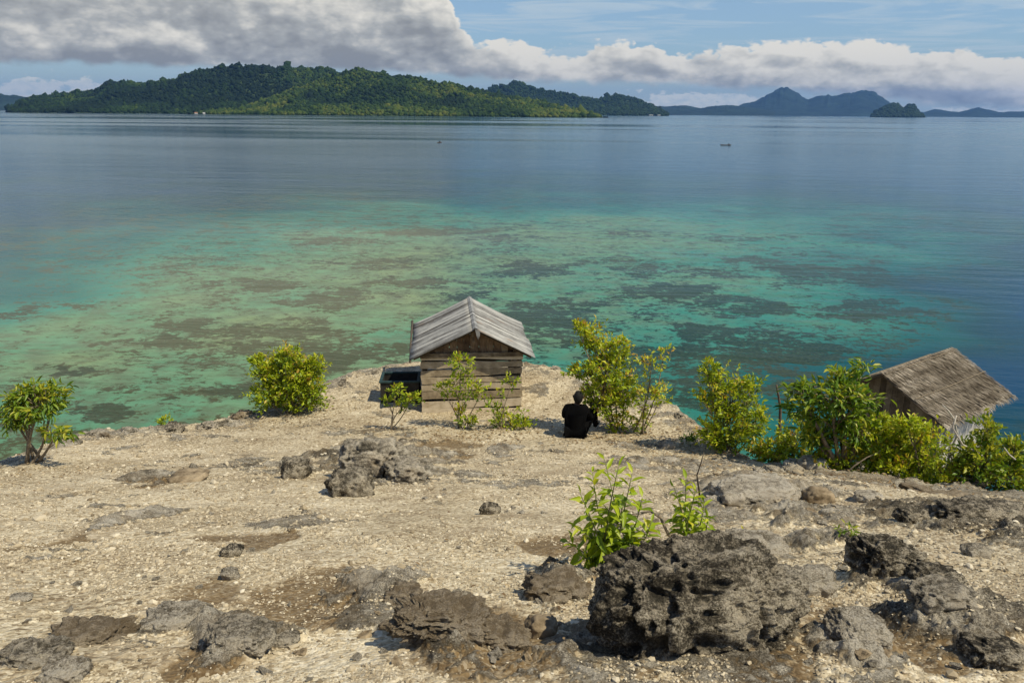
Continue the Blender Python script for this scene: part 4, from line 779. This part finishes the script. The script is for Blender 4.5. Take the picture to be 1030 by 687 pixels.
# ------------------------------------------------------------------ thatched hut
TA = np.array([8.056, 16.24, 9.635]); TY = .929; TL, TW, TH = 3.152, 1.43, .758; LW, LH = .95, .58
dirr = np.array([math.sin(TY), math.cos(TY)]); zg = gz_at(*(TA[:2] + dirr * TL / 2)); th = empty('thatched_hut', (TA[0], TA[1], zg), -TY); tag(th, 'grey thatched hut half hidden by bushes on the slope at the right', 'hut'); rz_ = TA[2] - zg
m, t, b = mat('dry_thatch', .95, .1); ti = t.n('ShaderNodeAttribute', attribute_name='tint').outputs['Fac']
t.set(b, 'Base Color', t.ramp(ti, [(0, (.045, .034, .023)), (.4, (.135, .112, .083)), (.75, (.235, .20, .155)), (1, (.38, .335, .27))])); THATCH = m
def thatch(W, H, sg, seed):
    rng = np.random.default_rng(seed); sl = math.hypot(W, H); ux = np.array([sg * W / sl, 0, -H / sl]); nn = np.array([sg * H / sl, 0, W / sl]); V, Fs, T = [], [], []
    def pt(s, y, h): return np.array([0, y, rz_]) + ux * s + nn * h
    # the body of the roof
    for (h0, h1) in ((-.07, 0.0),):
        i0 = len(V); V += [pt(0, 0, h0), pt(sl, 0, h0), pt(sl, TL, h0), pt(0, TL, h0), pt(0, 0, h1), pt(sl, 0, h1), pt(sl, TL, h1), pt(0, TL, h1)]; T += [.25] * 8
        Fs += [tuple(i0 + k for k in f) for f in ((0, 1, 2, 3), (4, 5, 6, 7), (0, 1, 5, 4), (1, 2, 6, 5), (2, 3, 7, 6), (3, 0, 4, 7))]
    nc2 = 13
    for c in range(nc2, -1, -1):
        s0 = sl * c / nc2; n = int(TL / .016)
        for i in range(n):
            y = rng.uniform(-.05, TL + .05); L = rng.uniform(.13, .24) * (1.0 if c < nc2 - 1 else .9); w_ = rng.uniform(.006, .016); dy = rng.normal(0, .025); h = rng.uniform(.008, .03); lift = rng.uniform(.0, .035)
            s1 = s0 + rng.normal(0, .012) - .04; i0 = len(V)
            V += [pt(s1, y - w_, h * .4), pt(s1, y + w_, h * .4), pt(s1 + L * .6, y + w_ + dy * .6, h + .006), pt(s1 + L * .6, y - w_ + dy * .6, h + .006), pt(s1 + L, y + dy, h + lift - (.04 if c >= nc2 - 1 else 0))]
            Fs += [(i0, i0 + 1, i0 + 2, i0 + 3), (i0 + 3, i0 + 2, i0 + 4)]; tt = np.clip(.56 + rng.normal(0, .17) + .12 * math.sin(c * 2.1) + .25 * vnoise(np.array([[y * 1.7, c * .6]]), 3)[0], 0, 1); T += [tt] * 5
    q4 = np.array([f for f in Fs if len(f) == 4]); q3 = np.array([f for f in Fs if len(f) == 3]); me = mesh_np('roof', np.array(V), [q4, q3], False); attr(me, 'tint', T); o = obj('roof', me, THATCH, th)
    for f in (.03, .52): MB().tube([pt(sl * f, -.04, .05), pt(sl * f + .01, TL * .5, .045), pt(sl * f, TL + .04, .05)], .010, 5).build('batten', BARK, o)
    MB().tube([pt(.02, -.03, -.01), pt(sl * .99, -.03, -.03)], .025, 5).build('rake_pole', DARKBARK, o)
thatch(TW, TH, 1, 1); thatch(LW, LH, -1, 2)
xw, xw2 = TW - .28, -(LW - .22); hw = rz_ - TH * (xw / TW) - .09; hw2 = rz_ - LH * (-xw2 / LW) - .09; fl = max(.35, rz_ - 2.0)
GW = plank_mat('woven_wall', (.035, .028, .020), (.10, .08, .055), (.20, .17, .12), (6, 6, 3)); SW = plank_mat('pale_grey_boards', (.16, .15, .13), (.36, .345, .31), (.55, .53, .49), (9, 9, .9))
for y in (.28, TL - .28):
    qs = []; x = xw2
    while x < xw - .02:
        x1 = min(x + .14, xw); zt = lambda q_: rz_ - (TH * q_ / TW if q_ > 0 else LH * -q_ / LW) - .09; qs.append([(x + .003, y, fl), (x + .003, y, zt(x)), (x1, y, zt(x1)), (x1, y, fl)]); x = x1
    planks('gable_wall', qs, .02, GW, th, rng, .003)
for x, h_ in ((xw, hw), (xw2, hw2)):
    qs = []; y = .30
    while y < TL - .31:
        y1 = min(y + .16, TL - .30); qs.append([(x, y + .004, fl), (x, y + .004, h_), (x, y1, h_), (x, y1, fl)]); y = y1
    planks('side_wall', qs, .02, SW, th, rng, .003)
MB().box((xw2, .26, fl - .08), (xw, TL - .26, fl - .01)).build('floor', WOODD, th)
for x in (xw - .05, xw2 + .05):
    for y in (.25, TL / 2, TL - .25): MB().tube([(x, y, -1.2), (x, y, fl - .06)], .05, 7).build('stilt', DARKBARK, th, True)
MB().box((xw + .02, .24, fl - .5), (xw + .09, .33, hw)).build('corner_post', SW, th, bevel=.006)

# ------------------------------------------------------------------ people
def skin_mesh(name, V, E, Rr, sub=1, root=0):
    me = bpy.data.meshes.new(name); me.from_pydata([tuple(v) for v in V], E, []); o = bpy.data.objects.new(name, me); COL.objects.link(o)
    o.modifiers.new('skin', 'SKIN'); 
    if not me.skin_vertices: me.skin_vertices.new()
    for i, r in enumerate(Rr):
        r = r if hasattr(r, '__len__') else (r, r); me.skin_vertices[0].data[i].radius = r; me.skin_vertices[0].data[i].use_root = (i == root)
    s_ = o.modifiers.new('sub', 'SUBSURF'); s_.levels = sub; s_.render_levels = sub
    dg = bpy.context.evaluated_depsgraph_get(); out = bpy.data.meshes.new_from_object(o.evaluated_get(dg)); bpy.data.objects.remove(o); out.name = name
    out.polygons.foreach_set('use_smooth', [True] * len(out.polygons)); return out
SKINM = simple('skin', (.055, .030, .020), .55, .12, 8, .4, 0); CLOTH = simple('black_cloth', (.004, .004, .0045), .95, .3, 40, .05, .3); HAIR = simple('black_hair', (.004, .004, .004), .8, .3, 60, .3, .5)
J = dict(pel=(0, 0, .12), sp=(0, -.03, .27), ch=(.0, .0, .43), nk=(.01, .03, .575), hb=(.022, .055, .640), hd=(.030, .062, .725), ht=(.034, .060, .79), jaw=(.03, .115, .675), no=(.045, .165, .715),
         ls=(-.165, .02, .515), le=(-.205, .18, .29), lw=(-.13, .36, .37), rs=(.165, .02, .515), re=(.255, .13, .30), rw=(.255, .28, .45), lh=(-.10, .03, .11), lk=(-.14, .42, .40), la=(-.11, .56, .07), lt=(-.12, .72, .03), rh=(.11, .03, .11), rk=(.30, .33, .38), ra=(.33, .44, .07), rt=(.37, .60, .03), lp=(-.13, .43, .38), rp=(.255, .31, .51))
def sub(keys, edges, rad, name, s=1): return skin_mesh(name, [J[k] for k in keys], [(keys.index(a), keys.index(b_)) for a, b_ in edges], rad, s)
def seated_person(label, loc, rz, group=None):
    e = empty('person', loc, rz); tag(e, label, 'person', group)
    ks = ['pel', 'sp', 'ch', 'nk', 'hb', 'hd', 'ht', 'jaw', 'ls', 'le', 'lw', 'lp', 'rs', 're', 'rw', 'rp', 'lh', 'lk', 'la', 'lt', 'rh', 'rk', 'ra', 'rt']
    ed = [('pel', 'sp'), ('sp', 'ch'), ('ch', 'nk'), ('nk', 'hb'), ('hb', 'hd'), ('hd', 'ht'), ('hd', 'jaw'), ('ch', 'ls'), ('ls', 'le'), ('le', 'lw'), ('lw', 'lp'), ('ch', 'rs'), ('rs', 're'), ('re', 'rw'), ('rw', 'rp'), ('pel', 'lh'), ('lh', 'lk'), ('lk', 'la'), ('la', 'lt'), ('pel', 'rh'), ('rh', 'rk'), ('rk', 'ra'), ('ra', 'rt')]
    rd = [(.08, .07), (.07, .055), (.07, .05), .048, .052, (.080, .092), (.055, .065), (.042, .05), .055, .038, .025, (.036, .018), .055, .038, .025, (.036, .018), .085, .055, .035, .026, .085, .055, .035, .026]
    bme = sub(ks, ed, rd, 'body', 2); bm = bmesh.new(); bm.from_mesh(bme); ex = MB()
    for wp, pp, sg in (('lw', 'lp', -1), ('rw', 'rp', 1)):      # five separate curled fingers per hand
        w_, p_ = np.array(J[wp]), np.array(J[pp]); f = (p_ - w_) / np.linalg.norm(p_ - w_); s1 = np.cross(f, (0, 1, .2)); s1 /= np.linalg.norm(s1); dn = np.cross(f, s1)
        for i, L in enumerate((.062, .072, .068, .054)): a = p_ + s1 * (i - 1.5) * .019; ex.tube([a - f * .02, a + f * L * .45, a + f * L * .8 + dn * .018, a + f * L * .85 + dn * .04], [.009, .0085, .008, .006], 6)
        a = w_ + (p_ - w_) * .35 - s1 * sg * .025; ex.tube([a, a - s1 * sg * .028 + f * .02, a - s1 * sg * .032 + f * .05], [.011, .010, .007], 6)
    hd = np.array(J['hd']); ex.tube([hd + (.012, .085, -.005), hd + (.018, .112, -.028), hd + (.018, .100, -.036)], [.008, .012, .010], 6)          # nose
    for sx_ in (-1, 1): ex.tube([hd + (sx_ * .078, -.005, -.035), hd + (sx_ * .090, -.012, -.01), hd + (sx_ * .086, -.004, .016)], [.007, .011, .008], 6)   # ears
    vs_ = [bm.verts.new(v) for v in ex.v]
    for f in ex.f:
        bm.faces.new([vs_[i] for i in f])
    bm.to_mesh(bme); bm.free(); bme.polygons.foreach_set('use_smooth', [True] * len(bme.polygons)); obj('body', bme, SKINM, e)
    ks = ['sp', 'pel', 'ch', 'nk', 'ls', 'le', 'lw', 'rs', 're', 'rw']; obj('jacket', sub(ks, [('pel', 'sp'), ('sp', 'ch'), ('ch', 'nk'), ('ch', 'ls'), ('ls', 'le'), ('le', 'lw'), ('ch', 'rs'), ('rs', 're'), ('re', 'rw')], [(.175, .115), (.175, .125), (.185, .11), .064, .078, .056, .040, .078, .056, .040], 'jacket', 2), CLOTH, e)
    ks = ['pel', 'lh', 'lk', 'la', 'rh', 'rk', 'ra']; obj('trousers', sub(ks, [('pel', 'lh'), ('lh', 'lk'), ('lk', 'la'), ('pel', 'rh'), ('rh', 'rk'), ('rk', 'ra')], [(.16, .115), .11, .078, .052, .11, .078, .052], 'trousers', 2), CLOTH, e)
    V, Fc = ICO2; V = V * np.array([.084, .104, .120]) * (1 + .05 * nfbm(V * 3, 3, 7)[:, None]); keep = V[:, 1] < .052 + .6 * V[:, 2] * (V[:, 2] > 0); V[:, 1] = np.where(keep, V[:, 1], .052 + .02 * V[:, 1] + .6 * np.maximum(V[:, 2], 0)); V[:, 1] = np.minimum(V[:, 1], .095)
    me = mesh_np('hair', V + np.array([.030, .038, .708]), Fc); obj('hair', me, HAIR, e)
    for a_, t_ in (('la', 'lt'), ('ra', 'rt')):
        p0, p1 = np.array(J[a_]), np.array(J[t_]); obj('shoe', skin_mesh('shoe', [p0 + (0, -.04, -.02), p0 + (0, .02, -.01), (p0 + p1) / 2 + (0, 0, .0), p1], [(0, 1), (1, 2), (2, 3)], [.036, .045, (.043, .036), (.036, .026)], 2), CLOTH, e)
    return e
q = G(579, 441); per = seated_person('person in black clothes sitting with back to the camera right of the plank hut', (q[0], q[1] + .1, gz_at(q[0], q[1] + .1) + .0), -.12)

# ------------------------------------------------------------------ canoes
def canoe(label, u, v, rz, L, pl):
    xy = on_sea(u, v); e = empty('canoe', (xy[0], xy[1], WL), rz); tag(e, label, 'canoe', 'canoes far out on the water'); ns_, V = 15, []
    for i in range(ns_):
        f = i / (ns_ - 1) * 2 - 1; w_ = .34 * (1 - abs(f) ** 2.4) + .015; sh = .16 * abs(f) ** 3
        for a in np.linspace(0, math.pi, 9): V.append((f * L / 2, -w_ * math.cos(a), .34 + sh - .42 * math.sin(a) ** .8))
    me = mesh_np('hull', np.array(V), grid_faces(ns_, 9)); o = obj('hull', me, DARKBARK, e); s_ = o.modifiers.new('s', 'SOLIDIFY'); s_.thickness = .03
    for f in (-.5, .05, .5): MB().box((f * L / 2 - .08, -.29, .26), (f * L / 2 + .08, .29, .29)).build('thwart', WOODD, e)
    return e, xy
ce, cx = canoe('dark canoe lying broadside far out on the water at the right', 730, 146.5, .03, 5.4, 0)
ce2, cx2 = canoe('dark canoe seen nearly end on far out on the water at the centre', 442, 144, 1.15, 4.6, 0)
def copy_tree(o, parent=None):
    c = o.copy(); COL.objects.link(c); c.parent = parent
    for ch in [x for x in bpy.data.objects if x.parent == o]: copy_tree(ch, c)
    return c
for (x_, y_), lb, rz, dx in ((cx, 'person sitting in the right end of the broadside canoe', -1.5, 1.35), (cx2, 'person sitting in the canoe seen nearly end on', -.4, 0.0)):
    c = copy_tree(per); c.location = (x_ + dx, y_, .30); c.rotation_euler = (0, 0, rz); tag(c, lb, 'person')

# ------------------------------------------------------------------ houses far away on the shores
PALEW = simple('whitewashed_boards', (.62, .60, .55), .8, .1, .5, .2, 0); RUST = simple('rusty_roof', (.30, .16, .10), .8, .2, .5, .2, 0); GREYR = simple('grey_roof', (.34, .34, .33), .7, .15, .5, .3, 0)
def shore_house(label, u, Y, w_, rm_):
    x = ray(u, 112)[0] * Y; e = empty('shore_house', (x, Y, 0), 0.2); tag(e, label, 'house', 'houses on the far shores'); d_, h0, h1, h2_ = w_ * .7, 1.6, 5.2, 8.0
    MB().box((-w_ / 2, -d_ / 2, h0), (w_ / 2, d_ / 2, h1)).build('wall', PALEW, e)
    MB().add([(-w_ * .58, -d_ * .62, h1 - .2), (w_ * .58, -d_ * .62, h1 - .2), (w_ * .58, d_ * .62, h1 - .2), (-w_ * .58, d_ * .62, h1 - .2), (-w_ * .58, 0, h2_), (w_ * .58, 0, h2_)], [(0, 1, 5, 4), (2, 3, 4, 5), (1, 2, 5), (3, 0, 4), (3, 2, 1, 0)]).build('roof', rm_, e)
    for sx_ in (-1, 1):
        for sy_ in (-1, 1): MB().box((sx_ * w_ * .42 - .2, sy_ * d_ * .4 - .2, -1), (sx_ * w_ * .42 + .2, sy_ * d_ * .4 + .2, h0)).build('stilt', WOODD, e)
shore_house('tiny pale house on the water at the tip of the middle headland', 655, 5850, 26, GREYR)
shore_house('second tiny pale house just right of the one at the headland tip', 663, 5870, 18, GREYR)
shore_house('tiny house with rusty roof at the left end of the front spur', 197, 2870, 9, RUST)
shore_house('tiny pale house beside the rusty roofed one at the front spur', 205, 2875, 7, GREYR)

# ------------------------------------------------------------------ rim rocks and litter
rng = np.random.default_rng(41); rim = []
for i in range(4):
    o = rock('rim_rock', None, (0, 0, 0), (.34, .26, .17), [RM_MID, RM_PALE, RM_MIX, RM_DARK][i], 400 + i, 5, .7, .3, 0, .6); rim.append(o); COL.objects.unlink(o)
for i in range(46):
    a_ = rng.uniform(-33, 33); r_ = np.interp(a_, eaz, er) - rng.uniform(-.12, .9); x_, y_ = r_ * math.sin(R(a_)), r_ * math.cos(R(a_))
    if abs(x_ + .9) < 1.5 and y_ > 13.5 and y_ < 17.3: continue
    pi_ = rng.integers(4); c = rim[pi_].copy(); COL.objects.link(c); k_ = rng.uniform(.35, 1.15); c.location = (x_, y_, gz_at(x_, y_) - .01); c.scale = (k_ * rng.uniform(.8, 1.5), k_, k_ * rng.uniform(.5, .95)); c.rotation_euler = (rng.uniform(-.2, .2), rng.uniform(-.2, .2), rng.uniform(0, 6.28))
    tone = ['grey', 'pale', 'brown stained', 'dark'][pi_]; zone = 'left of the round bush' if a_ < -16 else ('between round bush and seated person' if a_ < 5 else 'by the right hand bushes')
    tag(c, '%s rock half buried on the slope rim %s' % (tone, zone), 'rock', '%s rim rocks %s' % (tone, zone))
def litter():
    rng = np.random.default_rng(12); Bq = []
    for u, v, sp_, n in ((290, 416, .7, 260), (466, 436, .5, 160), (508, 440, .5, 160), (392, 434, .3, 60), (620, 438, .8, 320), (650, 440, .5, 160), (735, 464, .8, 260), (845, 482, .9, 300), (900, 492, .9, 260), (30, 478, .7, 160), (616, 588, .22, 160), (690, 558, .18, 80), (500, 520, 5., 260)):
        q = gpt(u, v); p = q[:2] + rng.normal(0, sp_, (n, 2)); Bq.append(p)
    q = np.vstack(Bq); z, *_ = ground_fields(q); d = rng.normal(size=(len(q), 3)) * (1, 1, .12); L = rng.uniform(.025, .06, len(q)) * np.clip(q[:, 1] / 9, .6, 1.3)
    m = leaf_mat('dry_leaves', [(0, (.10, .060, .028)), (.5, (.22, .145, .070)), (1, (.38, .29, .16))], .1, .7)
    o = leaves('leaf_litter', np.c_[q, z + .012], d, L, L * .45, rng.uniform(0, 1, len(q)), m, None, LEAF8, 3, 2.5); tag(o, 'dry brown fallen leaves lying under the shrubs', 'leaf litter', None, 'stuff')
litter()
